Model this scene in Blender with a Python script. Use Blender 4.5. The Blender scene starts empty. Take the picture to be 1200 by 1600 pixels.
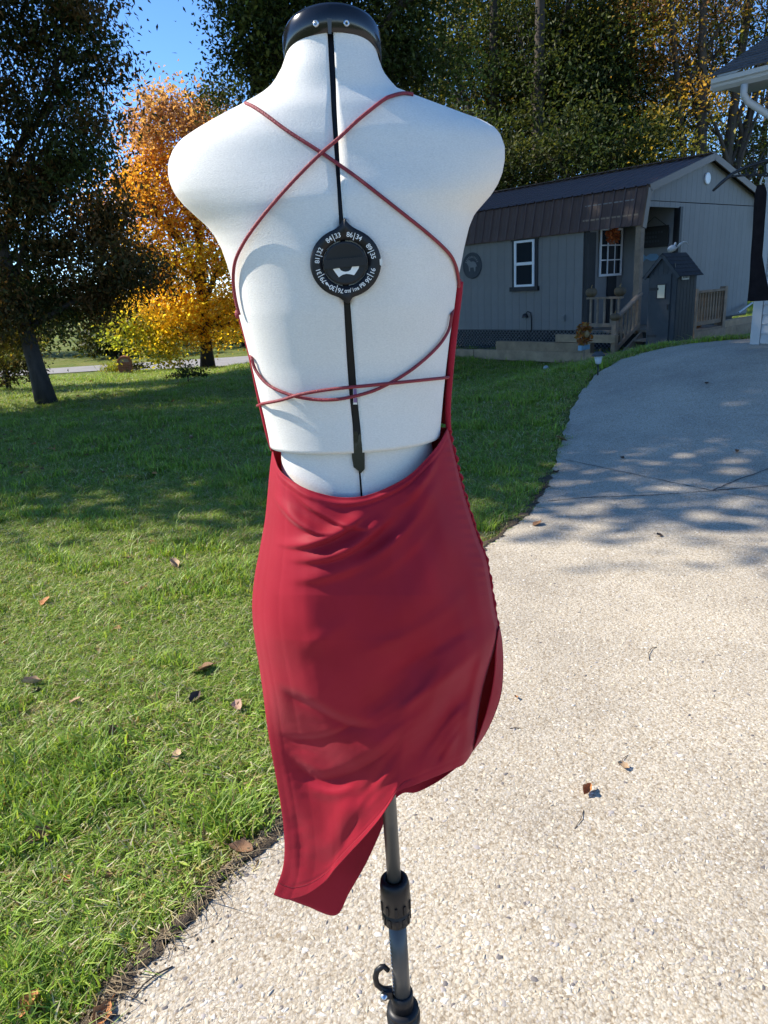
import bpy, math, random
import numpy as np
from mathutils import Vector, Matrix

random.seed(7)
rng = np.random.default_rng(11)
R = math.radians
scene = bpy.context.scene
col = scene.collection

# ------------------------------------------------------------------ camera
CAM_H = 1.52
FPX, PITCH, ROLL = 1110.0, R(17.6), R(3.5)
CP, SP, CR, SR = math.cos(PITCH), math.sin(PITCH), math.cos(ROLL), math.sin(ROLL)
camd = bpy.data.cameras.new('camera')
cam = bpy.data.objects.new('camera', camd)
col.objects.link(cam)
camd.sensor_fit = 'VERTICAL'
camd.sensor_height = 24.0
camd.lens = FPX / 1600.0 * 24.0
camd.clip_start = 0.05
camd.clip_end = 3000
F = Vector((0, CP, -SP)); UL = Vector((0, SP, CP)); XL = Vector((1, 0, 0))
RV = XL * CR - UL * SR
UV = XL * SR + UL * CR
cam.matrix_world = Matrix(((RV.x, UV.x, -F.x, 0), (RV.y, UV.y, -F.y, 0), (RV.z, UV.z, -F.z, CAM_H), (0, 0, 0, 1)))
scene.camera = cam

# ------------------------------------------------------------------ sky, sun, exposure
SUN_EL, SUN_AZ_AHEAD = R(40), R(12)          # the sun stands to the left and a little ahead of the camera
SUN_DIR = Vector((-math.cos(SUN_EL) * math.cos(SUN_AZ_AHEAD), math.cos(SUN_EL) * math.sin(SUN_AZ_AHEAD), math.sin(SUN_EL)))
world = bpy.data.worlds.new('World')
scene.world = world
world.use_nodes = True
wn = world.node_tree.nodes
sky = wn.new('ShaderNodeTexSky')
sky.sky_type = 'NISHITA'
sky.sun_disc = False
sky.sun_elevation = SUN_EL
sky.sun_rotation = math.atan2(SUN_DIR.x, SUN_DIR.y)
sky.altitude = 1800
sky.air_density = 0.65
sky.dust_density = 0.0
sky.ozone_density = 3.0
skyhs = wn.new('ShaderNodeHueSaturation')
skyhs.inputs['Saturation'].default_value = 1.13
world.node_tree.links.new(sky.outputs[0], skyhs.inputs['Color'])
world.node_tree.links.new(skyhs.outputs[0], wn['Background'].inputs[0])
wn['Background'].inputs[1].default_value = 0.15
sd = bpy.data.lights.new('sun', 'SUN')
sd.energy = 3.75
sd.angle = R(0.53)
sd.color = (1.0, 0.935, 0.82)
sun = bpy.data.objects.new('sun', sd)
col.objects.link(sun)
sun.rotation_euler = (-SUN_DIR).to_track_quat('-Z', 'Y').to_euler()
sun.location = SUN_DIR * 60
vs = scene.view_settings
vs.view_transform = 'Standard'
vs.look = 'None'
vs.exposure = 1.22
vs.gamma = 1
vs.use_curve_mapping = False
scene.render.engine = 'CYCLES'
scene.cycles.use_denoising = True
scene.cycles.max_bounces = 8
scene.cycles.transparent_max_bounces = 8
scene.cycles.sample_clamp_indirect = 6

# ------------------------------------------------------------------ measuring helpers (photo pixels of the 1200x1600 picture)
CAMP = Vector((0, 0, CAM_H))
def ray(px, py):
    u, v = px - 600.0, 800.0 - py
    d = RV * u + UV * v + F * FPX
    return d / d.y
def at(px, py, Y):
    d = ray(px, py)
    return CAMP + d * Y
def sstep(a, b, x):
    t = np.clip((np.asarray(x, float) - a) / (b - a), 0, 1)
    return t * t * (3 - 2 * t)
def ground_z(x, y):
    x = np.asarray(x, float); y = np.asarray(y, float)
    rise = 0.55 * sstep(3.6, 9.2, y) * sstep(0.6, 4.6, x) * (1 - sstep(9.6, 14.5, y) * 0.80)
    rise = rise * (1 - 0.6 * sstep(14.5, 40, y))
    fall = -0.074 * np.clip(y - 12, 0, 25) * sstep(0.5, -6, x)
    wob = 0.012 * np.sin(x * 1.3 + 0.4) * np.sin(y * 0.9) * sstep(4, 8, y)
    dip = -0.22 * sstep(9.75, 11.6, y) * sstep(6.5, 5.0, x) * (1 - sstep(13, 17, y))
    dip = dip - 0.10 * sstep(9.5, 13.5, y) * sstep(4.6, 2.8, x) * (1 - sstep(20, 26, y))
    return rise + fall + wob + dip
def gz(x, y):
    return float(ground_z(x, y))
def ground_hit(px, py, lift=0.0):
    d = ray(px, py)
    Y = 0.8; prev = 0.8
    while Y < 120:
        p = CAMP + d * Y
        if p.z <= gz(p.x, p.y) + lift:
            a, b = prev, Y
            for _ in range(24):
                m = (a + b) / 2; p = CAMP + d * m
                if p.z <= gz(p.x, p.y) + lift: b = m
                else: a = m
            return CAMP + d * b
        prev = Y
        Y *= 1.02
    return CAMP + d * 120
def plane_hit(px, py, o, n):
    d = ray(px, py)
    t = (o - CAMP).dot(n) / d.dot(n)
    return CAMP + d * t

# ------------------------------------------------------------------ mesh helpers
def tag(o, label=None, cat=None, group=None, kind=None):
    if label: o['label'] = label
    if cat: o['category'] = cat
    if group: o['group'] = group
    if kind: o['kind'] = kind
    return o
def empty(name, loc=(0, 0, 0), rz=0.0, label=None, cat=None, group=None):
    o = bpy.data.objects.new(name, None)
    o.empty_display_size = 0.1
    o.location = loc
    o.rotation_euler = (0, 0, rz)
    col.objects.link(o)
    return tag(o, label, cat, group)
def link(name, me, mat=None, parent=None, loc=None):
    o = bpy.data.objects.new(name, me)
    col.objects.link(o)
    if mat is not None and len(me.materials) == 0: me.materials.append(mat)
    if parent is not None: o.parent = parent
    if loc is not None: o.location = loc
    return o
def copy_tree(o, parent=None):
    c = o.copy(); col.objects.link(c); c.parent = parent
    for ch in [k for k in bpy.data.objects if k.parent == o]: copy_tree(ch, c)
    return c

class MB:
    def __init__(s):
        s.v = []; s.f = []
    def add(s, vs, fs):
        n = len(s.v)
        s.v += [tuple(p) for p in vs]
        s.f += [tuple(i + n for i in f) for f in fs]
        return s
    def box(s, c, size, rot=None, bev=0.0):
        hx, hy, hz = size[0] / 2, size[1] / 2, size[2] / 2
        P = [Vector((x, y, z)) for x in (-hx, hx) for y in (-hy, hy) for z in (-hz, hz)]
        if rot is not None: P = [rot @ p for p in P]
        c = Vector(c)
        return s.add([p + c for p in P], [(0, 1, 3, 2), (4, 6, 7, 5), (0, 4, 5, 1), (2, 3, 7, 6), (0, 2, 6, 4), (1, 5, 7, 3)])
    def box2(s, a, b):
        return s.box([(a[i] + b[i]) / 2 for i in range(3)], [abs(b[i] - a[i]) for i in range(3)])
    def bar(s, a, b, w, h, up=(0, 0, 1)):
        a, b = Vector(a), Vector(b); d = (b - a); L = d.length; d.normalize()
        u = Vector(up); x = d.cross(u)
        if x.length < 1e-4: x = d.cross(Vector((1, 0, 0)))
        x.normalize(); z = x.cross(d)
        rot = Matrix((x, d, z)).transposed()
        return s.box((a + b) / 2, (w, L, h), rot)
    def tube(s, pts, rad, n=8, cap=True):
        pts = [Vector(p) for p in pts]
        m = len(pts)
        if not hasattr(rad, '__len__'): rad = [rad] * m
        vs, fs = [], []
        x = None
        for i, p in enumerate(pts):
            d = (pts[min(i + 1, m - 1)] - pts[max(i - 1, 0)])
            if d.length < 1e-9: d = Vector((0, 0, 1))
            d.normalize()
            if x is None:
                x = d.cross(Vector((0, 0, 1)))
                if x.length < 1e-2: x = d.cross(Vector((1, 0, 0)))
            else:
                x = x - d * x.dot(d)
            x.normalize(); y = d.cross(x)
            for k in range(n):
                a = 2 * math.pi * k / n
                vs.append(p + (x * math.cos(a) + y * math.sin(a)) * rad[i])
        for i in range(m - 1):
            for k in range(n):
                k2 = (k + 1) % n
                fs.append((i * n + k, i * n + k2, (i + 1) * n + k2, (i + 1) * n + k))
        if cap:
            fs.append(tuple(range(n - 1, -1, -1))); fs.append(tuple((m - 1) * n + k for k in range(n)))
        return s.add(vs, fs)
    def lathe(s, prof, c=(0, 0, 0), n=32, axis=None):
        c = Vector(c); vs, fs = [], []
        for r, z in prof:
            for k in range(n):
                a = 2 * math.pi * k / n
                p = Vector((r * math.cos(a), r * math.sin(a), z))
                if axis is not None: p = axis @ p
                vs.append(c + p)
        for i in range(len(prof) - 1):
            for k in range(n):
                k2 = (k + 1) % n
                fs.append((i * n + k, i * n + k2, (i + 1) * n + k2, (i + 1) * n + k))
        fs.append(tuple(range(n - 1, -1, -1))); fs.append(tuple((len(prof) - 1) * n + k for k in range(n)))
        return s.add(vs, fs)
    def prism(s, poly, d):
        poly = [Vector(p) for p in poly]; d = Vector(d); n = len(poly)
        vs = poly + [p + d for p in poly]
        fs = [tuple(range(n - 1, -1, -1)), tuple(range(n, 2 * n))]
        fs += [(i, (i + 1) % n, n + (i + 1) % n, n + i) for i in range(n)]
        return s.add(vs, fs)
    def grid(s, rows):
        m, n = len(rows), len(rows[0])
        vs = [p for r in rows for p in r]
        fs = [(i * n + j, i * n + j + 1, (i + 1) * n + j + 1, (i + 1) * n + j) for i in range(m - 1) for j in range(n - 1)]
        return s.add(vs, fs)
    def mesh(s, name, smooth=False):
        me = bpy.data.meshes.new(name)
        me.from_pydata(s.v, [], s.f)
        if smooth: me.polygons.foreach_set('use_smooth', [True] * len(me.polygons))
        me.update()
        return me
    def build(s, name, mat, parent=None, smooth=False, fix=True, loc=None):
        me = s.mesh(name, smooth)
        if fix:
            import bmesh
            bm = bmesh.new(); bm.from_mesh(me)
            bmesh.ops.recalc_face_normals(bm, faces=bm.faces); bm.to_mesh(me); bm.free()
        return link(name, me, mat, parent, loc)

def np_mesh(name, V, faces, loops_per, mat, cols=None, smooth=False):
    """fast mesh from arrays: V (n,3), faces (m,k)"""
    me = bpy.data.meshes.new(name)
    m, k = faces.shape
    me.vertices.add(len(V)); me.vertices.foreach_set('co', np.ascontiguousarray(V, dtype=np.float32).ravel())
    me.loops.add(m * k); me.loops.foreach_set('vertex_index', np.ascontiguousarray(faces, dtype=np.int32).ravel())
    me.polygons.add(m)
    me.polygons.foreach_set('loop_start', np.arange(0, m * k, k, dtype=np.int32))
    if smooth: me.polygons.foreach_set('use_smooth', np.ones(m, dtype=bool))
    me.update(calc_edges=True)
    if cols is not None:
        at_ = me.color_attributes.new('col', 'FLOAT_COLOR', 'POINT')
        c4 = np.ones((len(V), 4), dtype=np.float32); c4[:, :3] = cols
        at_.data.foreach_set('color', c4.ravel())
    me.materials.append(mat)
    return me

# ------------------------------------------------------------------ materials
def new_mat(name):
    m = bpy.data.materials.new(name); m.use_nodes = True
    nt = m.node_tree
    return m, nt.nodes, nt.links, nt.nodes['Principled BSDF'], nt.nodes['Material Output']
def mat(name, base, rough=0.6, var=0.18, scale=6.0, bump=0.0, bscale=60.0, metal=0.0, spec=0.5, coat=0.0, sheen=0.0, stretch=None, var2=0.0):
    m, N, L, P, O = new_mat(name)
    tc = N.new('ShaderNodeTexCoord')
    src = tc.outputs['Object']
    if stretch:
        mp = N.new('ShaderNodeMapping'); mp.inputs['Scale'].default_value = stretch
        L.new(src, mp.inputs[0]); src = mp.outputs[0]
    nz = N.new('ShaderNodeTexNoise'); nz.inputs['Scale'].default_value = scale; nz.inputs['Detail'].default_value = 6
    nz.inputs['Roughness'].default_value = 0.65
    L.new(src, nz.inputs['Vector'])
    cr = N.new('ShaderNodeValToRGB')
    e = cr.color_ramp.elements
    e[0].position = 0.3; e[1].position = 0.72
    e[0].color = tuple(max(0, c * (1 - var)) for c in base) + (1,)
    e[1].color = tuple(min(1, c * (1 + var)) for c in base) + (1,)
    L.new(nz.outputs[0], cr.inputs[0])
    out = cr.outputs[0]
    if var2:
        oi = N.new('ShaderNodeObjectInfo'); hs = N.new('ShaderNodeHueSaturation')
        ma = N.new('ShaderNodeMath'); ma.operation = 'MULTIPLY_ADD'
        ma.inputs[1].default_value = 2 * var2; ma.inputs[2].default_value = 1 - var2
        L.new(oi.outputs['Random'], ma.inputs[0]); L.new(ma.outputs[0], hs.inputs['Value']); L.new(out, hs.inputs['Color'])
        out = hs.outputs[0]
    L.new(out, P.inputs['Base Color'])
    P.inputs['Roughness'].default_value = rough
    P.inputs['Metallic'].default_value = metal
    P.inputs['Specular IOR Level'].default_value = spec
    P.inputs['Coat Weight'].default_value = coat
    P.inputs['Sheen Weight'].default_value = sheen
    if bump:
        b = N.new('ShaderNodeTexNoise'); b.inputs['Scale'].default_value = bscale; b.inputs['Detail'].default_value = 5
        L.new(src, b.inputs['Vector'])
        bp = N.new('ShaderNodeBump'); bp.inputs['Strength'].default_value = bump; bp.inputs['Distance'].default_value = 0.01
        L.new(b.outputs[0], bp.inputs['Height']); L.new(bp.outputs[0], P.inputs['Normal'])
    return m
def leaf_mat(name, trans=0.4, rough=0.55, spec=0.35, tboost=1.25):
    m, N, L, P, O = new_mat(name)
    a = N.new('ShaderNodeAttribute'); a.attribute_name = 'col'
    L.new(a.outputs['Color'], P.inputs['Base Color'])
    P.inputs['Roughness'].default_value = rough; P.inputs['Specular IOR Level'].default_value = spec
    t = N.new('ShaderNodeBsdfTranslucent')
    g = N.new('ShaderNodeMixRGB'); g.blend_type = 'MULTIPLY'; g.inputs[0].default_value = 1
    g.inputs[2].default_value = (tboost * 1.05, tboost, tboost * 0.55, 1)
    L.new(a.outputs['Color'], g.inputs[1]); L.new(g.outputs[0], t.inputs['Color'])
    mx = N.new('ShaderNodeMixShader'); mx.inputs[0].default_value = trans
    L.new(P.outputs[0], mx.inputs[1]); L.new(t.outputs[0], mx.inputs[2]); L.new(mx.outputs[0], O.inputs['Surface'])
    return m

M = {}
M['leaf'] = leaf_mat('foliage', spec=0.2)
M['leaf_gold'] = leaf_mat('golden_foliage', trans=0.55, tboost=1.4)
M['bark'] = mat('bark', (0.055, 0.042, 0.032), 0.9, 0.45, 9, 0.9, 24, stretch=(1, 1, 0.25))
M['wood'] = mat('weathered_wood', (0.27, 0.20, 0.14), 0.8, 0.3, 7, 0.3, 40, stretch=(1, 1, 1), var2=0.15)
M['timber'] = mat('landscape_timber', (0.33, 0.23, 0.14), 0.85, 0.3, 5, 0.4, 40, var2=0.12)
M['siding'] = mat('painted_siding', (0.205, 0.198, 0.188), 0.75, 0.06, 3, 0.15, 90, var2=0.04)
M['porchwall'] = mat('porch_wall_paint', (0.21, 0.21, 0.205), 0.75, 0.08, 3)
M['vinyl'] = mat('white_vinyl', (0.44, 0.435, 0.42), 0.5, 0.05, 3)
M['white'] = mat('white_paint', (0.78, 0.78, 0.78), 0.45, 0.05, 5)
M['black_trim'] = mat('black_trim', (0.018, 0.019, 0.022), 0.6, 0.2, 6)
M['browntrim'] = mat('brown_trim', (0.11, 0.068, 0.042), 0.5, 0.12, 6)
M['metalroof'] = mat('brown_metal_roof', (0.088, 0.050, 0.040), 0.55, 0.15, 2, metal=0.0, spec=0.6, var2=0.06)
M['shingle'] = mat('asphalt_shingle', (0.075, 0.06, 0.052), 0.9, 0.35, 14, 0.5, 80, var2=0.2)
M['darkshed'] = mat('slate_blue_paint', (0.046, 0.052, 0.060), 0.7, 0.15, 6, 0.2, 40, var2=0.08)
M['iron'] = mat('black_iron', (0.012, 0.012, 0.013), 0.5, 0.2, 12)
M['blackcloth'] = mat('black_cloth', (0.012, 0.010, 0.011), 0.95, 0.3, 10, spec=0.1)
M['brick'] = mat('brick', (0.30, 0.115, 0.075), 0.85, 0.25, 12, var2=0.2)
M['mortar'] = mat('mortar', (0.30, 0.24, 0.20), 0.9, 0.2, 12)
M['pumpkin'] = mat('pumpkin_skin', (0.48, 0.15, 0.02), 0.5, 0.25, 8)
M['straw'] = mat('straw', (0.30, 0.20, 0.09), 0.9, 0.3, 30)
M['blueplastic'] = mat('pale_blue_plastic', (0.16, 0.30, 0.42), 0.5, 0.1, 6)
M['palegrey'] = mat('pale_grey_plastic', (0.45, 0.5, 0.52), 0.4, 0.1, 6)
M['bone'] = mat('weathered_bone', (0.62, 0.6, 0.55), 0.6, 0.2, 14)
M['stone'] = mat('stone_chip', (0.2, 0.18, 0.16), 0.8, 0.3, 20)
def glass(name, tint=(0.02, 0.025, 0.03), rough=0.05):
    m, N, L, P, O = new_mat(name)
    P.inputs['Base Color'].default_value = tint + (1,)
    nz = N.new('ShaderNodeTexNoise'); nz.inputs['Scale'].default_value = 3
    mr = N.new('ShaderNodeMapRange'); mr.inputs['To Min'].default_value = rough; mr.inputs['To Max'].default_value = rough + 0.08
    L.new(nz.outputs[0], mr.inputs[0]); L.new(mr.outputs[0], P.inputs['Roughness'])
    P.inputs['Specular IOR Level'].default_value = 0.6
    return m
M['glass'] = glass('dark_window_glass')
M['glass'].node_tree.nodes['Principled BSDF'].inputs['Specular IOR Level'].default_value = 0.12
M['darkshingle'] = mat('dark_shingle', (0.022, 0.024, 0.028), 0.9, 0.4, 16, 0.5, 80, var2=0.2)
M['reflectglass'] = glass('painted_reflection_glass', (0.55, 0.5, 0.38), 0.2)  # bright reflection painted into the pane colour
# ================================================================== setting: ground, driveway, road
EDGE_PX = [(120, 1680), (160, 1605), (205, 1518), (256, 1488), (308, 1425), (359, 1366), (400, 1333), (441, 1297), (505, 1215), (580, 1105), (660, 990),
           (715, 910), (757, 855), (790, 830), (828, 800), (854, 760), (868, 720), (880, 680), (893, 640), (910, 610), (935, 582), (972, 561), (1018, 548), (1075, 539), (1130, 534)]
_e = [ground_hit(px, py, 0.012) for px, py in EDGE_PX]
EDGE = [(p.x, p.y) for p in _e]
EDGE = [(-1.05, -3.0), (-0.85, 0.0)] + EDGE
_ok = [EDGE[0]]
for p in EDGE[1:]:
    if p[1] > _ok[-1][1] + 0.02: _ok.append(p)
EDGE = _ok
EY = np.array([p[1] for p in EDGE]); EX = np.array([p[0] for p in EDGE])
Y_END = EY[-1]
def edge_x(y):
    y = np.asarray(y, float)
    x = np.interp(y, EY, EX)
    return np.where(y > Y_END, 1e3, x)

# lawn material
def lawn_mat():
    m, N, L, P, O = new_mat('lawn_soil')
    tc = N.new('ShaderNodeTexCoord')
    def noise(s, d=6, r=0.6):
        n = N.new('ShaderNodeTexNoise'); n.inputs['Scale'].default_value = s; n.inputs['Detail'].default_value = d; n.inputs['Roughness'].default_value = r
        L.new(tc.outputs['Object'], n.inputs['Vector']); return n.outputs[0]
    r1 = N.new('ShaderNodeValToRGB'); e = r1.color_ramp.elements
    e[0].position = 0.35; e[0].color = (0.075, 0.105, 0.02, 1); e[1].position = 0.68; e[1].color = (0.17, 0.20, 0.045, 1)
    L.new(noise(22, 8, 0.75), r1.inputs[0])
    r2 = N.new('ShaderNodeValToRGB'); e = r2.color_ramp.elements
    e[0].position = 0.45; e[0].color = (0, 0, 0, 1); e[1].position = 0.7; e[1].color = (1, 1, 1, 1)
    L.new(noise(0.55, 5), r2.inputs[0])
    mx = N.new('ShaderNodeMixRGB'); mx.inputs[2].default_value = (0.27, 0.22, 0.08, 1)
    mm = N.new('ShaderNodeMath'); mm.operation = 'MULTIPLY'; mm.inputs[1].default_value = 0.6
    L.new(r2.outputs[0], mm.inputs[0]); L.new(mm.outputs[0], mx.inputs[0]); L.new(r1.outputs[0], mx.inputs[1])
    L.new(mx.outputs[0], P.inputs['Base Color'])
    P.inputs['Roughness'].default_value = 0.95; P.inputs['Specular IOR Level'].default_value = 0.1
    bp = N.new('ShaderNodeBump'); bp.inputs['Strength'].default_value = 0.8; bp.inputs['Distance'].default_value = 0.03
    L.new(noise(45, 6, 0.7), bp.inputs['Height']); L.new(bp.outputs[0], P.inputs['Normal'])
    return m
M['lawn'] = lawn_mat()
def spread(lo, hi, n, k):
    t = np.linspace(-1, 1, n)
    s = np.sinh(k * t) / math.sinh(k)
    return np.where(s < 0, -s * lo, s * hi)
gx = spread(-420, 420, 241, 6.2)
gy = np.concatenate([np.linspace(-30, -0.6, 20), 0.0 + np.linspace(0, 1, 220) ** 3.2 * 900])
GX, GY = np.meshgrid(gx, gy)
GZ = ground_z(GX, GY)
V = np.stack([GX, GY, GZ], -1).reshape(-1, 3)
nx = len(gx); ii, jj = np.meshgrid(np.arange(len(gy) - 1), np.arange(nx - 1), indexing='ij')
Fq = np.stack([ii * nx + jj, ii * nx + jj + 1, (ii + 1) * nx + jj + 1, (ii + 1) * nx + jj], -1).reshape(-1, 4)
ground = link('ground', np_mesh('ground', V, Fq, 4, M['lawn'], smooth=True))
tag(ground, 'sloping lawn ground under the grass', 'lawn', kind='structure')

# driveway: exposed aggregate concrete
def concrete_mat():
    m, N, L, P, O = new_mat('exposed_aggregate')
    tc = N.new('ShaderNodeTexCoord')
    def vor(s, rnd=1.0):
        n = N.new('ShaderNodeTexVoronoi'); n.inputs['Scale'].default_value = s; n.inputs['Randomness'].default_value = rnd
        # warp so the chips are irregular
        nz = N.new('ShaderNodeTexNoise'); nz.inputs['Scale'].default_value = s * 0.7; nz.inputs['Detail'].default_value = 3
        L.new(tc.outputs['Object'], nz.inputs['Vector'])
        mx = N.new('ShaderNodeMixRGB'); mx.blend_type = 'ADD'; mx.inputs[0].default_value = 1.6 / s
        L.new(tc.outputs['Object'], mx.inputs[1]); L.new(nz.outputs['Color'], mx.inputs[2])
        L.new(mx.outputs[0], n.inputs['Vector']); return n
    v1 = vor(150); v2 = vor(62)
    sep = N.new('ShaderNodeSeparateColor'); L.new(v1.outputs['Color'], sep.inputs[0])
    r1 = N.new('ShaderNodeValToRGB'); r1.color_ramp.interpolation = 'LINEAR'
    el = r1.color_ramp.elements
    stops = [(0.0, (0.30, 0.25, 0.19)), (0.12, (0.43, 0.375, 0.295)), (0.45, (0.49, 0.435, 0.35)), (0.75, (0.54, 0.495, 0.415)), (0.93, (0.62, 0.58, 0.51)), (1.0, (0.46, 0.43, 0.40))]
    el[0].position, el[0].color = stops[0][0], stops[0][1] + (1,)
    el[1].position, el[1].color = stops[-1][0], stops[-1][1] + (1,)
    for p, c in stops[1:-1]:
        x = el.new(p); x.color = c + (1,)
    L.new(sep.outputs[0], r1.inputs[0])
    # dark crevices round the chips
    r2 = N.new('ShaderNodeValToRGB'); e = r2.color_ramp.elements
    e[0].position = 0.50; e[0].color = (1, 1, 1, 1); e[1].position = 0.95; e[1].color = (0.62, 0.55, 0.46, 1)
    L.new(v1.outputs['Distance'], r2.inputs[0])
    mu = N.new('ShaderNodeMixRGB'); mu.blend_type = 'MULTIPLY'; mu.inputs[0].default_value = 1
    L.new(r1.outputs[0], mu.inputs[1]); L.new(r2.outputs[0], mu.inputs[2])
    # broad staining
    nz = N.new('ShaderNodeTexNoise'); nz.inputs['Scale'].default_value = 1.1; nz.inputs['Detail'].default_value = 8; nz.inputs['Roughness'].default_value = 0.7
    L.new(tc.outputs['Object'], nz.inputs['Vector'])
    r3 = N.new('ShaderNodeValToRGB'); e = r3.color_ramp.elements
    e[0].position = 0.32; e[0].color = (0.74, 0.715, 0.685, 1); e[1].position = 0.62; e[1].color = (1.05, 1.02, 0.96, 1)
    L.new(nz.outputs[0], r3.inputs[0])
    m2 = N.new('ShaderNodeMixRGB'); m2.blend_type = 'MULTIPLY'; m2.inputs[0].default_value = 1
    L.new(mu.outputs[0], m2.inputs[1]); L.new(r3.outputs[0], m2.inputs[2])
    L.new(m2.outputs[0], P.inputs['Base Color'])
    P.inputs['Roughness'].default_value = 0.8; P.inputs['Specular IOR Level'].default_value = 0.3
    ad = N.new('ShaderNodeMath'); ad.operation = 'MULTIPLY_ADD'; ad.inputs[1].default_value = 0.6
    L.new(v1.outputs['Distance'], ad.inputs[0]); L.new(v2.outputs['Distance'], ad.inputs[2])
    inv = N.new('ShaderNodeMath'); inv.operation = 'MULTIPLY'; inv.inputs[1].default_value = -1
    L.new(ad.outputs[0], inv.inputs[0])
    bp = N.new('ShaderNodeBump'); bp.inputs['Strength'].default_value = 0.5; bp.inputs['Distance'].default_value = 0.004
    L.new(inv.outputs[0], bp.inputs['Height']); L.new(bp.outputs[0], P.inputs['Normal'])
    return m
M['concrete'] = concrete_mat()
DR_LIFT = 0.014
ys = np.concatenate([np.linspace(-3, 4, 90), np.linspace(4.1, Y_END, 90)])
rows = []
for y in ys:
    x0 = float(edge_x(min(y, Y_END - 1e-4))) + 0.012 * math.sin(y * 9) + 0.008 * math.sin(y * 23 + 1)
    xs = x0 + (18 - x0) * np.linspace(0, 1, 60) ** 1.6
    rows.append([(x, y, gz(x, y) + DR_LIFT) for x in xs])
drive = MB().grid(rows).build('driveway', M['concrete'], smooth=True, fix=False)
tag(drive, 'pale exposed aggregate concrete driveway curving towards the cabin', 'driveway', kind='structure')
M['joint'] = mat('dark_joint', (0.10, 0.085, 0.07), 0.95, 0.3, 20)  # flat dark strips laid along the groove lines
def joint(pts, w):
    P = [ground_hit(x, y, DR_LIFT) for x, y in pts]
    Q = []
    for a, b in zip(P[:-1], P[1:]):
        n = 10
        for k in range(n): Q.append(a.lerp(b, k / n))
    Q.append(P[-1])
    rows = []
    for i, p in enumerate(Q):
        d = Q[min(i + 1, len(Q) - 1)] - Q[max(i - 1, 0)]; d.z = 0; d.normalize(); s = Vector((-d.y, d.x, 0))
        ww = w * random.uniform(0.3, 0.9); j = s * random.uniform(-0.004, 0.004)
        rows.append([tuple(q.xy) + (gz(q.x, q.y) + DR_LIFT + 0.004,) for q in (p + j - s * ww / 2, p + j + s * ww / 2)])
    return MB().grid(rows).build('joint', M['joint'], drive, fix=False)
joint([(856, 783), (925, 777), (990, 775), (1020, 774)], 0.016)
joint([(1020, 774), (1080, 770), (1113, 767)], 0.012)
joint([(1113, 767), (1160, 763), (1230, 757)], 0.022)
joint([(880, 718), (960, 735), (1040, 752), (1113, 767)], 0.012)
joint([(1113, 767), (1150, 751), (1230, 722)], 0.018)
joint([(1113, 767), (1160, 775), (1230, 788)], 0.008)

# chips of aggregate standing proud of the concrete: too many to count, one part
def chips(n=26000):
    y = 1.15 + rng.random(n) ** 1.5 * 3.4
    x0 = edge_x(y) + 0.02
    x1 = np.minimum(y * 0.85 + 0.35, 6)
    x = x0 + rng.random(n) * (x1 - x0)
    s = 0.0020 + rng.random(n) ** 4.0 * 0.0085
    a = rng.random(n) * 6.283
    asp = 0.35 + rng.random(n) * 0.5
    z = ground_z(x, y) + DR_LIFT
    k = 6
    th = np.linspace(0, 2 * math.pi, k, endpoint=False)[None, :] + rng.normal(0, 0.25, (n, k))
    rr = s[:, None] * (0.75 + 0.4 * rng.random((n, k)))
    lx = np.cos(th) * rr; ly = np.sin(th) * rr * asp[:, None]
    wx = x[:, None] + lx * np.cos(a)[:, None] - ly * np.sin(a)[:, None]
    wy = y[:, None] + lx * np.sin(a)[:, None] + ly * np.cos(a)[:, None]
    rim = np.stack([wx, wy, np.repeat(z[:, None] + 0.0004, k, 1)], -1)
    hgt = s * (0.12 + 0.16 * rng.random(n))
    top = np.stack([wx * 0.62 + x[:, None] * 0.38, wy * 0.62 + y[:, None] * 0.38, z[:, None] + hgt[:, None] * (0.8 + 0.4 * rng.random((n, k)))], -1)
    V = np.concatenate([rim, top], 1).reshape(-1, 3)
    b = (np.arange(n) * 12)[:, None]
    fs = []
    for i in range(k):
        j = (i + 1) % k
        fs.append(np.stack([b[:, 0] + i, b[:, 0] + j, b[:, 0] + k + j, b[:, 0] + k + i], -1))
    fs.append(np.stack([b[:, 0] + k + i for i in (0, 1, 2, 3)], -1)); fs.append(np.stack([b[:, 0] + k + i for i in (0, 3, 4, 5)], -1))
    Fq = np.stack(fs, 1).reshape(-1, 4)
    pal = np.array([(0.54, 0.47, 0.36), (0.60, 0.54, 0.44), (0.46, 0.40, 0.31), (0.58, 0.50, 0.37), (0.38, 0.34, 0.31), (0.66, 0.62, 0.55), (0.17, 0.15, 0.14)])
    c = pal[rng.choice(len(pal), n, p=[.26, .22, .16, .18, .08, .07, .03])] * (0.85 + 0.25 * rng.random((n, 1)))
    return V, Fq, np.repeat(c, 12, 0)
def attr_mat(name, rough=0.75, spec=0.35):
    m, N, L, P, O = new_mat(name)
    a = N.new('ShaderNodeAttribute'); a.attribute_name = 'col'; L.new(a.outputs['Color'], P.inputs['Base Color'])
    P.inputs['Roughness'].default_value = rough; P.inputs['Specular IOR Level'].default_value = spec
    return m
M['chip'] = attr_mat('aggregate_chip')
V, Fq, C = chips()
ch = link('aggregate_chips', np_mesh('aggregate_chips', V, Fq, 4, M['chip'], C), parent=drive)
tag(ch, kind='stuff')

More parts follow.
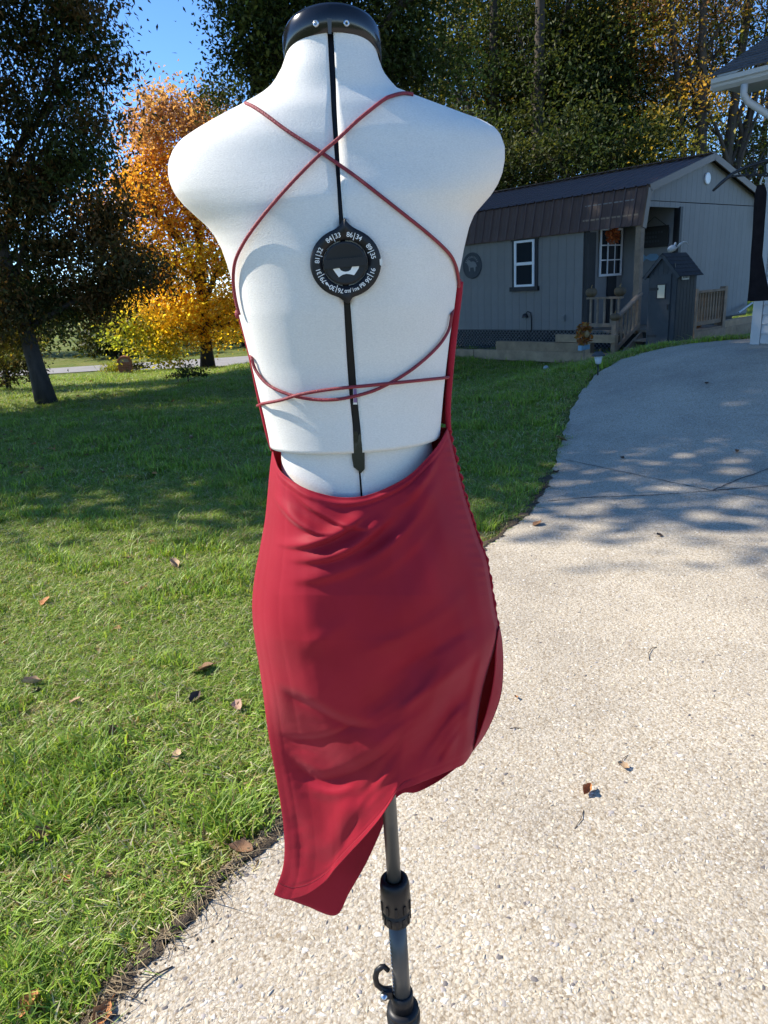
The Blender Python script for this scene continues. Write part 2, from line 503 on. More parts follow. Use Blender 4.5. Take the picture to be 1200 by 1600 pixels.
# road at the end of the lawn
M['road'] = mat('old_asphalt', (0.26, 0.245, 0.23), 0.9, 0.15, 1.5, 0.2, 60)
rows = []
for x in np.linspace(-70, 40, 120):
    y0 = 38.4 + 0.4 * math.sin(x * 0.08); 
    rows.append([(x, y, gz(x, y) + 0.03) for y in np.linspace(y0, y0 + 3.4, 5)])
road = MB().grid(rows).build('road', M['road'], fix=False)
tag(road, 'pale grey country road beyond the lawn', 'road', kind='structure')
rows = []
for t in np.linspace(0, 1, 24):
    xc = -10.2 + 5.5 * t; yc = 38.9 - 6.0 * t ** 1.2; w = 2.6 - 1.0 * t
    rows.append([(xc + w * s, yc + 0.6 * w * s, gz(xc + w * s, yc + 0.6 * w * s) + 0.045) for s in np.linspace(-1, 1, 5)])
lane = MB().grid(rows).build('path', M['road'], fix=False)
tag(lane, 'gravel lane joining the road by the golden tree', 'lane', kind='structure')

# ------------------------------------------------------------------ grass
M['grass'] = leaf_mat('grass_blade', trans=0.38, rough=0.48, spec=0.35, tboost=1.35)
tufts = bpy.data.collections.new('grass_tufts')
GREENS = np.array([(0.22, 0.35, 0.04), (0.30, 0.43, 0.055), (0.36, 0.46, 0.09), (0.15, 0.26, 0.035), (0.46, 0.42, 0.16), (0.60, 0.54, 0.34), (0.27, 0.185, 0.085)])
def tuft(n, rad, hmin, hmax, dry, seed, flat=0.55, wide=0.0022):
    g = np.random.default_rng(seed)
    V, Fc, C = [], [], []
    for i in range(n):
        a = g.random() * 6.283; r = rad * math.sqrt(g.random())
        bx, by = r * math.cos(a), r * math.sin(a)
        d = g.random() * 6.283
        h = hmin + (hmax - hmin) * g.random()
        lean = flat * (0.2 + g.random())
        dx, dy = math.cos(d), math.sin(d)
        w = wide * (0.7 + 0.7 * g.random())
        sx, sy = -dy * w, dx * w
        b = len(V)
        p1 = (bx + dx * h * lean * 0.35, by + dy * h * lean * 0.35, h * 0.5)
        p2 = (bx + dx * h * lean * 1.2, by + dy * h * lean * 1.2, h * (1 - 0.32 * lean))
        V += [(bx - sx, by - sy, -0.01), (bx + sx, by + sy, -0.01), (p1[0] - sx * .85, p1[1] - sy * .85, p1[2]), (p1[0] + sx * .85, p1[1] + sy * .85, p1[2]), p2]
        Fc += [(b, b + 1, b + 3), (b, b + 3, b + 2), (b + 2, b + 3, b + 4)]
        isdry = g.random() < dry
        c = GREENS[g.integers(4, 7)] if isdry else GREENS[g.integers(0, 4)]
        C += [c * (0.8 + 0.4 * g.random())] * 5
    me = np_mesh('grass_tuft', np.array(V), np.array(Fc), 3, M['grass'], np.array(C))
    o = bpy.data.objects.new('grass_tuft', me); tufts.objects.link(o)
for k in range(5): tuft(52, 0.055, 0.015, 0.05, 0.30, 100 + k, 1.25, 0.0019)
for k in range(3): tuft(36, 0.045, 0.02, 0.085, 0.10, 120 + k, 0.75, 0.0024)
for k in range(3): tuft(46, 0.06, 0.006, 0.028, 0.72, 140 + k, 2.0, 0.0017)
tuft(14, 0.035, 0.012, 0.03, 0.0, 160, 1.6, 0.0065); tuft(10, 0.04, 0.05, 0.13, 0.25, 161, 1.1, 0.0022)
def vnoise(x, y, s, seed=0):
    x = np.asarray(x) * s + seed * 17.3; y = np.asarray(y) * s + seed * 9.1
    return (np.sin(x * 1.7 + np.sin(y * 1.3) * 1.4) + np.sin(y * 2.1 + np.sin(x * 1.1 + 2) * 1.7) + np.sin((x + y) * 0.9 + 1.3)) / 3
def scatter(y0, y1, dens, scale, xl=-0.78, xr=0.75):
    W = max(abs(xl), xr) * y1 + 1.0
    n = int(dens * (y1 - y0) * 2 * W)
    y = y0 + rng.random(n) * (y1 - y0); x = (rng.random(n) * 2 - 1) * W
    k = (x > xl * y - 0.5) & (x < xr * y + 0.5) & (x < edge_x(y) + 0.022 * rng.normal(size=n) - 0.02)
    x, y = x[k], y[k]
    return x, y, np.full(len(x), scale)
S = [scatter(1.0, 3.2, 1150, 1.0), scatter(3.2, 6.0, 640, 1.15), scatter(6.0, 10.5, 260, 1.5), scatter(10.5, 17, 110, 2.1), scatter(17, 32, 34, 3.0)]
x = np.concatenate([s[0] for s in S]); y = np.concatenate([s[1] for s in S]); sc = np.concatenate([s[2] for s in S])
nz1 = vnoise(x, y, 1.6, 1); nz2 = vnoise(x, y, 3.7, 2)
dist_edge = edge_x(y) - x
kind = np.where((nz1 > 0.35) & (rng.random(len(x)) < 0.6), 8 + rng.integers(0, 3, len(x)), rng.integers(0, 5, len(x)))
kind = np.where((nz2 > 0.3) & (rng.random(len(x)) < 0.55), 5 + rng.integers(0, 3, len(x)), kind)
rr_ = rng.random(len(x))
kind = np.where(rr_ < 0.07, 11, np.where(rr_ > 0.965, 12, kind))
near_edge = dist_edge < (0.10 + 0.05 * nz2)
kind = np.where(near_edge & (rng.random(len(x)) < 0.75), 8 + rng.integers(0, 3, len(x)), kind)
keep = ~(near_edge & (rng.random(len(x)) < 0.3))
x, y, sc, kind = x[keep], y[keep], sc[keep], kind[keep]
sc = sc * (0.75 + 0.5 * rng.random(len(x))) * (1 + 0.15 * nz1[keep])
pm = bpy.data.meshes.new('grass')
pm.vertices.add(len(x))
pm.vertices.foreach_set('co', np.stack([x, y, ground_z(x, y)], -1).astype(np.float32).ravel())
for nm, ty, val in (('rz', 'FLOAT', rng.random(len(x)) * 6.283), ('sc', 'FLOAT', sc), ('kd', 'INT', kind.astype(np.int32))):
    a = pm.attributes.new(nm, ty, 'POINT'); a.data.foreach_set('value', val.astype(np.float32 if ty == 'FLOAT' else np.int32))
grass = link('grass', pm)
tag(grass, 'short green lawn grass with dry patches', 'grass', kind='stuff')
ng = bpy.data.node_groups.new('grass_nodes', 'GeometryNodeTree')
ng.interface.new_socket('Geometry', in_out='INPUT', socket_type='NodeSocketGeometry')
ng.interface.new_socket('Geometry', in_out='OUTPUT', socket_type='NodeSocketGeometry')
gn = ng.nodes; gl = ng.links
gi = gn.new('NodeGroupInput'); go = gn.new('NodeGroupOutput')
iop = gn.new('GeometryNodeInstanceOnPoints'); ci = gn.new('GeometryNodeCollectionInfo')
ci.inputs['Collection'].default_value = tufts; ci.inputs['Separate Children'].default_value = True; ci.inputs['Reset Children'].default_value = True
def nat(nm, ty):
    n = gn.new('GeometryNodeInputNamedAttribute'); n.data_type = ty; n.inputs['Name'].default_value = nm; return n.outputs['Attribute']
cx = gn.new('ShaderNodeCombineXYZ'); gl.new(nat('rz', 'FLOAT'), cx.inputs['Z'])
cs = gn.new('ShaderNodeCombineXYZ'); ss = nat('sc', 'FLOAT')
zs = gn.new('ShaderNodeMath'); zs.operation = 'POWER'; zs.inputs[1].default_value = 0.75; gl.new(ss, zs.inputs[0])
gl.new(ss, cs.inputs['X']); gl.new(ss, cs.inputs['Y']); gl.new(zs.outputs[0], cs.inputs['Z'])
iop.inputs['Pick Instance'].default_value = True
gl.new(gi.outputs[0], iop.inputs['Points']); gl.new(ci.outputs[0], iop.inputs['Instance']); gl.new(nat('kd', 'INT'), iop.inputs['Instance Index'])
gl.new(cx.outputs[0], iop.inputs['Rotation']); gl.new(cs.outputs[0], iop.inputs['Scale']); gl.new(iop.outputs[0], go.inputs[0])
md = grass.modifiers.new('tufts', 'NODES'); md.node_group = ng

# bare soil and thatch along the edge of the concrete
M['soil'] = mat('edge_soil', (0.085, 0.06, 0.036), 0.95, 0.6, 40, 1.0, 160)
rows = []
_j = [0.0, 0.0]
for y_ in np.linspace(1.0, 5.5, 900):
    xe = float(edge_x(y_)); wv = .085 + .035 * math.sin(y_ * 7.3) + .025 * math.sin(y_ * 19 + 1)
    _j = [.72 * _j[0] + rng.normal(0, .006), .8 * _j[1] + rng.normal(0, .008)]
    x0 = xe + .004 + .012 * math.sin(y_ * 31) + _j[0]
    rows.append([(x0 + .004, y_, gz(xe, y_) + DR_LIFT + .0035), (x0 - .008, y_, gz(xe, y_) + DR_LIFT + .005 + abs(_j[1]) * .25), (xe - wv * .4, y_, gz(xe, y_) + .016 + _j[1] * .3), (xe - wv, y_, gz(xe - wv, y_) + .003)])
MB().grid(rows).build('soil_edge', M['soil'], ground, True, False)
def crumbs(n=5200):
    y = 1.05 + rng.random(n) ** 1.4 * 2.8
    x = edge_x(y) + rng.normal(-.025, .028, n) + np.where(rng.random(n) < .05, np.abs(rng.normal(0, .05, n)), 0)
    s_ = .0010 + rng.random(n) ** 3 * .0042
    z = ground_z(x, y) + np.where(x > edge_x(y), DR_LIFT, .014) + s_ * .35
    oc = np.array([(1, 0, 0), (-1, 0, 0), (0, 1, 0), (0, -1, 0), (0, 0, 1), (0, 0, -1)], float)
    P = np.stack([x, y, z], -1)[:, None, :] + oc[None] * s_[:, None, None] * (.6 + .8 * rng.random((n, 6, 1))) * np.array([1, 1, .7])
    b_ = (np.arange(n) * 6)[:, None, None]
    T_ = np.array([(0, 2, 4), (2, 1, 4), (1, 3, 4), (3, 0, 4), (2, 0, 5), (1, 2, 5), (3, 1, 5), (0, 3, 5)])
    pal = np.array([(.12, .085, .052), (.18, .13, .08), (.26, .20, .125), (.08, .058, .038), (.34, .27, .17)])
    c = pal[rng.integers(0, 5, n)] * (.7 + .6 * rng.random((n, 1)))
    return P.reshape(-1, 3), (b_ + T_[None]).reshape(-1, 3), np.repeat(c, 6, 0)
V, Fc, C = crumbs()
tag(link('soil_crumbs', np_mesh('soil_crumbs', V, Fc, 3, M['chip'], C)), 'crumbs of soil and thatch along the concrete edge', 'soil', kind='stuff')
# ================================================================== cabin
TH = math.atan2(0.642, 0.767)
dG = Vector((math.cos(TH), math.sin(TH), 0)); dL = Vector((-math.sin(TH), math.cos(TH), 0))
P0 = at(993, 510, 14.0); P0.z = 0
def long_hit(px, py, x=0.0):
    p = plane_hit(px, py, P0 + dG * x, dG) - P0
    return p.dot(dL), p.z
def gab_hit(px, py, y=0.0):
    p = plane_hit(px, py, P0 + dL * y, dL) - P0
    return p.dot(dG), p.z
def local(p):
    q = p - P0
    return Vector((q.dot(dG), q.dot(dL), q.z))
def to_world(x, y, z): return P0 + dG * x + dL * y + Vector((0, 0, z))
FL, WT = 0.43, 2.34            # floor, wall top
PX, PY = 1.40, 1.20            # porch recess
CL, CW = 8.6, 4.86             # length, width
cabin = empty('cabin', P0, TH, 'grey board cabin with brown gambrel metal roof and corner porch', 'cabin')
def zroof(x):
    h = CW / 2; x = abs(x - h)
    return 3.60 - (3.60 - 2.97) * x / (h - 0.06) if x < h - 0.06 else 2.97 - (x - (h - 0.06)) * 4.6
# long wall of vertical boards
pw = 0.2
plank = MB().box((0, 0, 0), (0.03, pw - 0.005, WT - FL)).mesh('siding_board')
n = int((CL - PY) / pw)
for i in range(n):
    link('siding_board', plank, M['siding'], cabin, (0.0, PY + pw * (i + 0.5), (FL + WT) / 2))
bk = MB()
bk.box2((0.02, PY, FL - 0.03), (0.12, CL, WT + 0.5))          # backing behind the boards
bk.box2((PX, 0.02, FL - 0.03), (CW, 0.10, WT + 0.2))
bk.box2((CW - 0.1, 0.1, FL), (CW, CL, WT + 0.5))
bk.box2((0.12, CL - 0.1, FL), (CW - 0.1, CL, WT + 0.5))
bk.box2((0.1, 0.03, 2.70), (PX, 0.10, 3.0))
bk.prism([(0.15, 0.035, 2.95), (CW - 0.15, 0.035, 2.95), (CW / 2, 0.035, 3.55)], (0, 0.07, 0))
bk.build('inner_wall', M['black_trim'], cabin)
# gable boards cut to the roof profile
x = 0.04
while x < CW - 0.05:
    x1 = min(x + pw, CW - 0.02); xa, xb = x + 0.0025, x1 - 0.0025
    lo = FL if xa > PX + 0.04 else 2.64
    zs = sorted({xa, xb} | ({CW / 2} if xa < CW / 2 < xb else set()))
    for seam in ((lo, 2.735), (2.75, None)):
        if seam[1] is None:
            poly = [(xa, 0, 2.75), (xb, 0, 2.75)] + [(q, 0, max(zroof(q) - 0.03, 2.76)) for q in reversed(zs)]
        else:
            poly = [(xa, 0, seam[0]), (xb, 0, seam[0]), (xb, 0, seam[1]), (xa, 0, seam[1])]
        MB().prism(poly, (0, 0.03, 0)).build('siding_board', M['siding'], cabin)
    x = x1
# porch recess walls, ceiling, floor
MB().box2((0.12, PY, FL), (PX + 0.06, PY + 0.06, WT + 0.4)).build('porch_wall', M['porchwall'], cabin)
MB().box2((PX, 0.10, FL), (PX + 0.06, PY - 0.002, WT + 0.4)).build('porch_wall', M['porchwall'], cabin)
MB().box2((0.0, 0.12, 2.72), (PX, PY, 2.78)).build('porch_ceiling', M['porchwall'], cabin)
MB().box2((0.0, PY - 0.1, FL), (0.05, PY - 0.003, WT)).build('corner_trim', M['black_trim'], cabin)
MB().box2((0.13, PY - 0.04, FL), (0.36, PY - 0.004, 2.3)).build('shutter', M['black_trim'], cabin)
MB().box2((0.84, PY - 0.04, FL), (1.15, PY - 0.004, 2.3)).build('shutter', M['black_trim'], cabin)
MB().box2((PX, -0.03, FL), (PX + 0.10, 0.1, 2.66)).build('door_post', M['black_trim'], cabin)
# porch window with muntins, on the wall facing the gable side
a, zt = gab_hit(937, 360, PY); b, zb = gab_hit(967, 428, PY)
win = MB()
y = PY - 0.05
win.box2((a - .02, y, zb - .03), (b + .02, y + .03, zb + .015)); win.box2((a - .02, y, zt), (b + .02, y + .03, zt + .04))
win.box2((a - .02, y, zb), (a + .02, y + .03, zt)); win.box2((b - .02, y, zb), (b + .02, y + .03, zt))
pwn = win.build('window', M['white'], cabin)
for k in (1, 2): MB().box2((a + (b - a) * k / 3 - .009, y - .004, zb), (a + (b - a) * k / 3 + .009, y + .02, zt)).build('muntin', M['white'], pwn)
for k in (1, 2): MB().box2((a, y - .003, zb + (zt - zb) * k / 3 - .011), (b, y + .018, zb + (zt - zb) * k / 3 + .011)).build('muntin', M['white'], pwn)
MB().box2((a, y + .022, zb), (b, y + .028, zt)).build('pane', M['glass'], pwn)
# long wall window
ya, zt = long_hit(806, 377); yb, zb = long_hit(837, 447)
ya, yb = max(ya, yb), min(ya, yb)
w = MB()
fx = -0.065
for (q0, q1, r0, r1) in ((yb, ya, zt - .045, zt), (yb, ya, zb, zb + .045), (yb, yb + .05, zb + .045, zt - .045), (ya - .05, ya, zb + .045, zt - .045), (yb + .05, ya - .05, (zb + zt) / 2 - .03, (zb + zt) / 2 + .03)):
    w.box2((fx, q0, r0), (fx + .045, q1, r1))
wo = w.build('window', M['white'], cabin)
MB().box2((fx + .03, yb + .05, (zb + zt) / 2 + .03), (fx + .035, ya - .05, zt - .045)).build('pane', M['glass'], wo)
MB().box2((fx + .02, yb + .05, zb + .045), (fx + .025, ya - .05, (zb + zt) / 2 - .03)).build('pane', M['glass'], wo)
t = MB()
t.box2((-.05, yb - .10, zt), (-.016, ya + .10, zt + .09)); t.box2((-.09, yb - .11, zb - .09), (-.016, ya + .11, zb))
t.box2((-.04, yb - .075, zb), (-.016, yb, zt)); t.box2((-.04, ya, zb), (-.016, ya + .075, zt))
t.build('window_trim', M['black_trim'], cabin)
# roof: ribbed metal panels, each with a standing rib
RW = 0.229
def roof_panel(p0, p1):
    d = Vector((p1[0] - p0[0], 0, p1[1] - p0[1])); nrm = Vector((-d.z, 0, d.x)).normalized()
    if nrm.z < 0: nrm = -nrm
    prof = [(0, 0), (.006, .018), (.020, .024), (.034, .018), (.04, 0), (.11, 0), (.118, .007), (.13, .007), (.138, 0), (RW - .001, 0)]
    rows = [[Vector((p0[0], q, p0[1])) + nrm * h for q, h in prof], [Vector((p1[0], q, p1[1])) + nrm * h for q, h in prof]]
    mb = MB().grid(rows)
    mb.grid([[p - nrm * 0.012 for p in r] for r in rows])
    return mb.mesh('roof_panel')
KX, EX_ = 0.05, -0.10
npan = int((CL + 0.25) / RW)
slopes = [roof_panel((EX_, 2.31), (KX, 2.985)), roof_panel((KX - 0.04, 2.985), (CW / 2, 3.63)), roof_panel((CW - KX + 0.04, 2.985), (CW / 2, 3.63)), roof_panel((CW - EX_, 2.31), (CW - KX, 2.985))]
for s in slopes:
    for i in range(npan): link('roof_panel', s, M['metalroof'], cabin, (0, -0.12 + i * RW, 0))
r = MB()
r.bar((CW / 2, -0.13, 3.655), (CW / 2, CL + 0.13, 3.655), 0.22, 0.02); r.build('ridge_cap', M['metalroof'], cabin)
fa = MB()
for (pa, pb) in (((EX_ - .01, 2.30), (KX - .01, 2.97)), ((KX - .02, 2.97), (CW / 2, 3.63)), ((CW - KX + .02, 2.97), (CW / 2, 3.63)), ((CW - EX_ + .01, 2.30), (CW - KX + .01, 2.97))):
    fa.bar((pa[0], -0.135, pa[1] - .04), (pb[0], -0.135, pb[1] - .04), 0.03, 0.13)
fa.build('rake_trim', M['browntrim'], cabin)
MB().box2((EX_ + .03, PY, 2.30), (EX_ + .055, CL, 2.36)).build('eave_trim', M['browntrim'], cabin)
MB().box2((-0.06, 0.02, 2.34), (0.06, PY, 2.52)).build('porch_beam', M['wood'], cabin)
# gable vent
vx, vz = gab_hit(1104, 279)
rot = Matrix.Rotation(math.pi / 2, 3, 'X')
MB().lathe([(.085, 0), (.11, 0), (.11, .03), (.085, .03)], (vx, -0.004, vz), 24, rot).build('gable_vent', M['white'], cabin, True)
vl = MB()
for k in range(6): vl.box2((vx - .075, -.022, vz - .075 + k * .028), (vx + .075, -.006, vz - .063 + k * .028))
vl.build('vent_louver', M['vinyl'], cabin)
# corner post
MB().box2((-0.06, -0.06, FL), (0.06, 0.055, 2.34)).build('porch_post', M['wood'], cabin)
# lattice skirt
la = MB()
z0, z1 = 0.0, FL - .01
hh = z1 - z0
for k in range(int((CL - 0.2) / 0.09)):
    yy = 0.25 + k * 0.09
    la.bar((-.012, yy, z0), (-.012, min(yy + hh, CL), z1), .006, .02, (1, 0, 0)); la.bar((-.02, yy + hh, z0), (-.02, yy, z1), .006, .02, (1, 0, 0))
lo = la.build('lattice', M['porchwall'], cabin); tag(lo, kind='stuff')
MB().box2((.35, .2, -.2), (CW - .3, CL - .2, FL - .035)).build('crawl_space_shade', M['black_trim'], cabin)  # black box painted in as the shade under the floor
# deck in front of the gable, steps, rails
RX = gab_hit(1128, 480, -1.08)[0]
deck = MB()
for k in range(8): deck.box2((0.06, -1.12 + k * 0.14, FL - .04), (RX + .1, -1.12 + k * 0.14 + .132, FL))
deck.build('deck', M['wood'], cabin)
MB().box2((0.06, -1.14, FL - .22), (RX + .1, -1.10 - .02, FL - .042)).build('deck_rim', M['wood'], cabin)
MB().box2((0.0, 0.0, FL - .06), (PX, PY, FL - .002)).build('porch_floor', M['wood'], cabin)
for k in range(3):
    MB().box2((-.28 * (k + 1) + .02, -1.02, FL - .145 * (k + 1) - .04), (-.28 * k + .04, -.1, FL - .145 * (k + 1))).build('step', M['wood'], cabin)
for yy in (-1.0, -.12):
    MB().bar((0.05, yy, FL - .12), (-.84, yy, FL - .12 - .145 * 3.0), .04, .22).build('stringer', M['wood'], cabin)
def rail(p0, p1, h, nb, parent=cabin):
    p0, p1 = Vector(p0), Vector(p1); U = Vector((0, 0, 1))
    MB().bar(p0 + U * h, p1 + U * h, .09, .04).build('handrail', M['wood'], parent)
    MB().bar(p0 + U * .10, p1 + U * .10, .04, .07).build('bottom_rail', M['wood'], parent)
    bm = MB().box((0, 0, 0), (.036, .036, h - .12)).mesh('baluster')
    for k in range(nb):
        q = p0.lerp(p1, (k + .5) / nb)
        link('baluster', bm, M['wood'], parent, q + U * (h / 2 + .04))
rail((0, 0.30, FL), (0, PY - .12, FL), .62, 5)
RX = gab_hit(1128, 480, -1.08)[0]
rail((.1, -1.08, FL), (RX, -1.08, FL), .66, 10)
rail((0.02, -.06, FL + .02), (-.80, -.06, FL - .40), .66, 6)
MB().box2((-.87, -.11, -.35), (-.78, -.02, FL + .24)).build('newel_post', M['wood'], cabin)
MB().box2((RX - .03, -1.13, -.35), (RX + .08, -1.03, FL + .72)).build('rail_post', M['wood'], cabin)
MB().box2((.06, -1.13, -.35), (.15, -1.03, FL + .72)).build('rail_post', M['wood'], cabin)

# things on and around the cabin ------------------------------------
oy, oz = long_hit(739, 415)
pq = empty('wall_plaque', to_world(-.02, oy, oz), TH, 'round dark plaque with pale animal silhouette on the cabin wall', 'plaque')
rotY = Matrix.Rotation(-math.pi / 2, 3, 'Y')
MB().lathe([(.0, 0), (.285, 0), (.285, .018), (.25, .024), (.25, .016), (0.0, .016)], (0, 0, 0), 40, rotY).build('disc', M['darkshed'], pq, False)
sil = [(-.16, -.02), (-.12, .06), (-.05, .09), (.02, .08), (.07, .13), (.12, .12), (.15, .07), (.12, .03), (.09, -.02), (.08, -.12), (.05, -.12), (.04, -.04), (-.06, -.04), (-.08, -.13), (-.11, -.13), (-.12, -.03)]
MB().prism([(-.02, a, b) for a, b in sil], (-.008, 0, 0)).build('silhouette', M['porchwall'], pq)
ln = MB()
for k in range(11):
    a = R(25 + k * 13); ln.box((-.022, .19 * math.cos(a), .19 * math.sin(a)), (.006, .02, .045), Matrix.Rotation(a - math.pi / 2, 3, 'X'))
ln.build('lettering', M['porchwall'], pq)
fy, fz = long_hit(832, 494)
sp = empty('garden_faucet_light', to_world(-.03, fy, FL), TH, 'small round lamp on a bent pipe low on the cabin wall', 'lamp')
MB().tube([(0, 0, -.02), (-.01, 0, .25), (-.03, 0, .36), (-.06, .06, .39), (-.08, .10, .34)], .012, 8).build('pipe', M['iron'], sp, True)
MB().lathe([(.02, .05), (.05, .03), (.075, -.03), (.07, -.035), (.0, -.02)], (-.085, .11, .30), 16).build('lamp_shade', M['iron'], sp, True)
MB().lathe([(.0, .03), (.03, .02), (.035, 0), (.02, -.03), (0, -.035)], (-.085, .11, .27), 12).build('bulb', M['palegrey'], sp, True)
ey, ez = long_hit(882, 497)
ob = empty('outlet_box', to_world(-.02, ey, ez - .05), TH, 'small grey outlet box on the cabin boards near the porch', 'outlet')
MB().box2((-.05, -.045, 0), (.0, .045, .12)).build('cover', M['porchwall'], ob)
MB().box2((-.062, -.03, .02), (-.05, .03, .10)).build('flap', M['siding'], ob)
# hanging sign in the porch
sy, sz = long_hit(1023, 372, PX)
sg = empty('porch_sign', to_world(PX - .03, sy, sz - .16), TH, 'dark rectangular sign hanging from a chain on the porch wall', 'sign')
MB().box2((-.02, -.30, 0), (.0, .30, .36)).build('board', M['black_trim'], sg)
fr = MB()
fr.box2((-.032, -.31, -.02), (.002, .31, .02)); fr.box2((-.032, -.31, .34), (.002, .31, .38)); fr.box2((-.031, -.32, .02), (.002, -.28, .34)); fr.box2((-.031, .28, .02), (.002, .32, .34))
fr.build('frame', M['iron'], sg)
lt = MB()
for r_, (q, nn) in enumerate(((.26, 7), (.18, 5), (.10, 6))):
    for k in range(nn):
        lt.box2((-.026, .19 - k * .06 - .02, q - .02), (-.0205, .19 - k * .06 + .018, q + .022))
lt.build('lettering', M['darkshed'], sg)
MB().tube([(-.012, -.25, .38), (-.012, 0, .56), (-.012, .25, .38)], .006, 6).build('chain', M['iron'], sg)
by, bz = long_hit(1020, 402, PX)
bsn = empty('blue_plaque', to_world(PX - .02, by, bz - .07), TH, 'small pale blue fish shaped plaque below the dark porch sign', 'plaque')
MB().prism([(0, -.16, .06), (0, -.10, .13), (0, .05, .14), (0, .13, .09), (0, .20, .14), (0, .19, .0), (0, .12, .05), (0, .02, .0), (0, -.10, .01)], (-.015, 0, 0)).build('board', M['blueplastic'], bsn)
# hanging flower basket
hp = at(958, 369, 14.55)
hb = empty('hanging_basket', hp, 0, 'hanging basket of orange artificial flowers under the porch eave', 'flower basket')
nl = 420
d = rng.normal(size=(nl, 3)); d /= np.linalg.norm(d, axis=1)[:, None]
c = d * (0.05 + 0.085 * rng.random((nl, 1))) * np.array([1, 1, 1.1])
def leaf_quads(c, L, Wd, colr, droop=0.0, g=rng, flat=.55):
    n = len(c)
    ax = g.normal(size=(n, 3)); ax[:, 2] = ax[:, 2] * .6 - droop; ax /= np.linalg.norm(ax, axis=1)[:, None]
    t = g.normal(size=(n, 3)) * flat; t[:, 2] += 1.0; sd_ = np.cross(ax, t); sd_ /= np.linalg.norm(sd_, axis=1)[:, None]
    nr = np.cross(sd_, ax)
    L = L * (0.7 + 0.6 * g.random((n, 1))); Wd = Wd * (0.7 + 0.6 * g.random((n, 1)))
    fold = 0.25
    v0 = c - ax * L * .5; v2 = c + ax * L * .5
    m1 = c - ax * L * .06
    v1 = m1 - sd_ * Wd * .5 + nr * Wd * fold; v3 = m1 + sd_ * Wd * .5 + nr * Wd * fold
    V = np.stack([v0, v1, v2, v3], 1).reshape(-1, 3)
    b = np.arange(n) * 4
    Fc = np.stack([np.stack([b, b + 1, b + 2], -1), np.stack([b, b + 2, b + 3], -1)], 1).reshape(-1, 3)
    return V, Fc, np.repeat(colr, 4, 0)
oc = np.array([(.5, .13, .03), (.42, .09, .03), (.30, .10, .04)])[rng.integers(0, 3, nl)]
V, Fc, C = leaf_quads(c, .07, .05, oc)
link('blossoms', np_mesh('blossoms', V, Fc, 3, M['leaf'], C), parent=hb)
MB().lathe([(.02, -.14), (.05, -.12), (.065, -.06), (.06, -.06)], (0, 0, 0), 16).build('pot', M['wood'], hb, True)
MB().tube([(0, 0, -.06), (0, 0, .22)], .006, 6).build('hook', M['iron'], hb)
# pumpkins and gourds
def pumpkin(p, r, label, m='pumpkin', squash=.8, group=None, name='pumpkin'):
    o = empty(name, p, random.random(), label, 'pumpkin', group)
    rows = []
    for i in range(13):
        ph = math.pi * i / 12
        row = []
        for k in range(41):
            a = 2 * math.pi * k / 40
            rr = r * math.sin(ph) ** .8 * (1 - .09 * abs(math.cos(a * 4.5)) ** 6)
            row.append((rr * math.cos(a), rr * math.sin(a), r * squash * (1 - math.cos(ph)) - .12 * r * math.sin(ph) ** 0 * (abs(math.cos(ph)) ** 8)))
        rows.append(row)
    MB().grid(rows).build('skin', M[m], o, True)
    MB().tube([(0, 0, 2 * r * squash * .9), (.02 * r, 0, 2 * r * squash + .2 * r), (.15 * r, 0, 2 * r * squash + .42 * r)], [.13 * r, .09 * r, .10 * r], 7).build('stem', M['straw'], o, True)
    return o
M['gourd'] = mat('tan_gourd', (.13, .092, .05), .7, .3, 10)
pumpkin(to_world(0, 1.0, FL + .64), .115, 'tan gourd on the porch rail beside the black shutter', 'gourd', name='gourd')
pumpkin(to_world(0, 0.36, FL + .64), .115, 'tan gourd on the porch rail beside the wooden corner post', 'gourd', name='gourd')
pumpkin(to_world(-.82, -.06, FL + .24), .10, 'tan gourd on top of the stair newel post', 'gourd', .7, name='gourd')
q = to_world(RX - .55, -.85, FL); pumpkin(q, .17, 'orange pumpkin on the deck beside the iron bench', 'pumpkin')
# iron bench on the deck
bn = empty('iron_bench', to_world(RX - .28, -.5, FL), TH, 'black wrought iron bench with arched back on the deck', 'bench')
pts = [(-.45 + .9 * k / 16, .2, .45 + .42 * math.sin(math.pi * k / 16) ** .6) for k in range(17)]
MB().tube([(-.45, .2, 0)] + pts + [(.45, .2, 0)], .014, 6).build('backrest', M['iron'], bn, True)
for k in range(6):
    xx = -.33 + k * .13; MB().tube([(xx, .2, .42), (xx + .03, .2, .6), (xx, .2, .45 + .40 * math.sin(math.pi * (xx + .45) / .9) ** .6)], .008, 6).build('spindle', M['iron'], bn, True)
MB().box2((-.46, -.22, .40), (.46, .21, .43)).build('seat', M['iron'], bn)
for xx in (-.43, .43): MB().box2((xx - .015, -.21, 0), (xx + .015, -.18, .40)).build('leg', M['iron'], bn)
# landscape timbers round the cabin
def timber(p0, p1, z, h, w, label):
    mb = MB().bar(Vector(p0) + Vector((0, 0, z)), Vector(p1) + Vector((0, 0, z)), w, h)
    o = mb.build('landscape_timber', M['timber'])
    return tag(o, label, 'timber', 'landscape timbers round the cabin')
a0 = to_world(-1.0, -.55, 0)
zt0 = -.10
timber(to_world(-1.0, -.3, zt0), to_world(-1.0, 3.2, zt0), .10, .20, .14, 'long lower landscape timber in front of the cabin window')
timber(to_world(-1.0, 3.22, zt0), to_world(-1.0, 7.0, zt0), .09, .20, .14, 'lower landscape timber at the far end below the round plaque')
timber(to_world(-.98, .3, zt0), to_world(-.98, 2.6, zt0), .29, .18, .13, 'upper landscape timber lying on the long lower one')
timber(to_world(-.97, -.2, zt0), to_world(-.97, 1.1, zt0), .46, .14, .12, 'short top landscape timber near the porch steps')
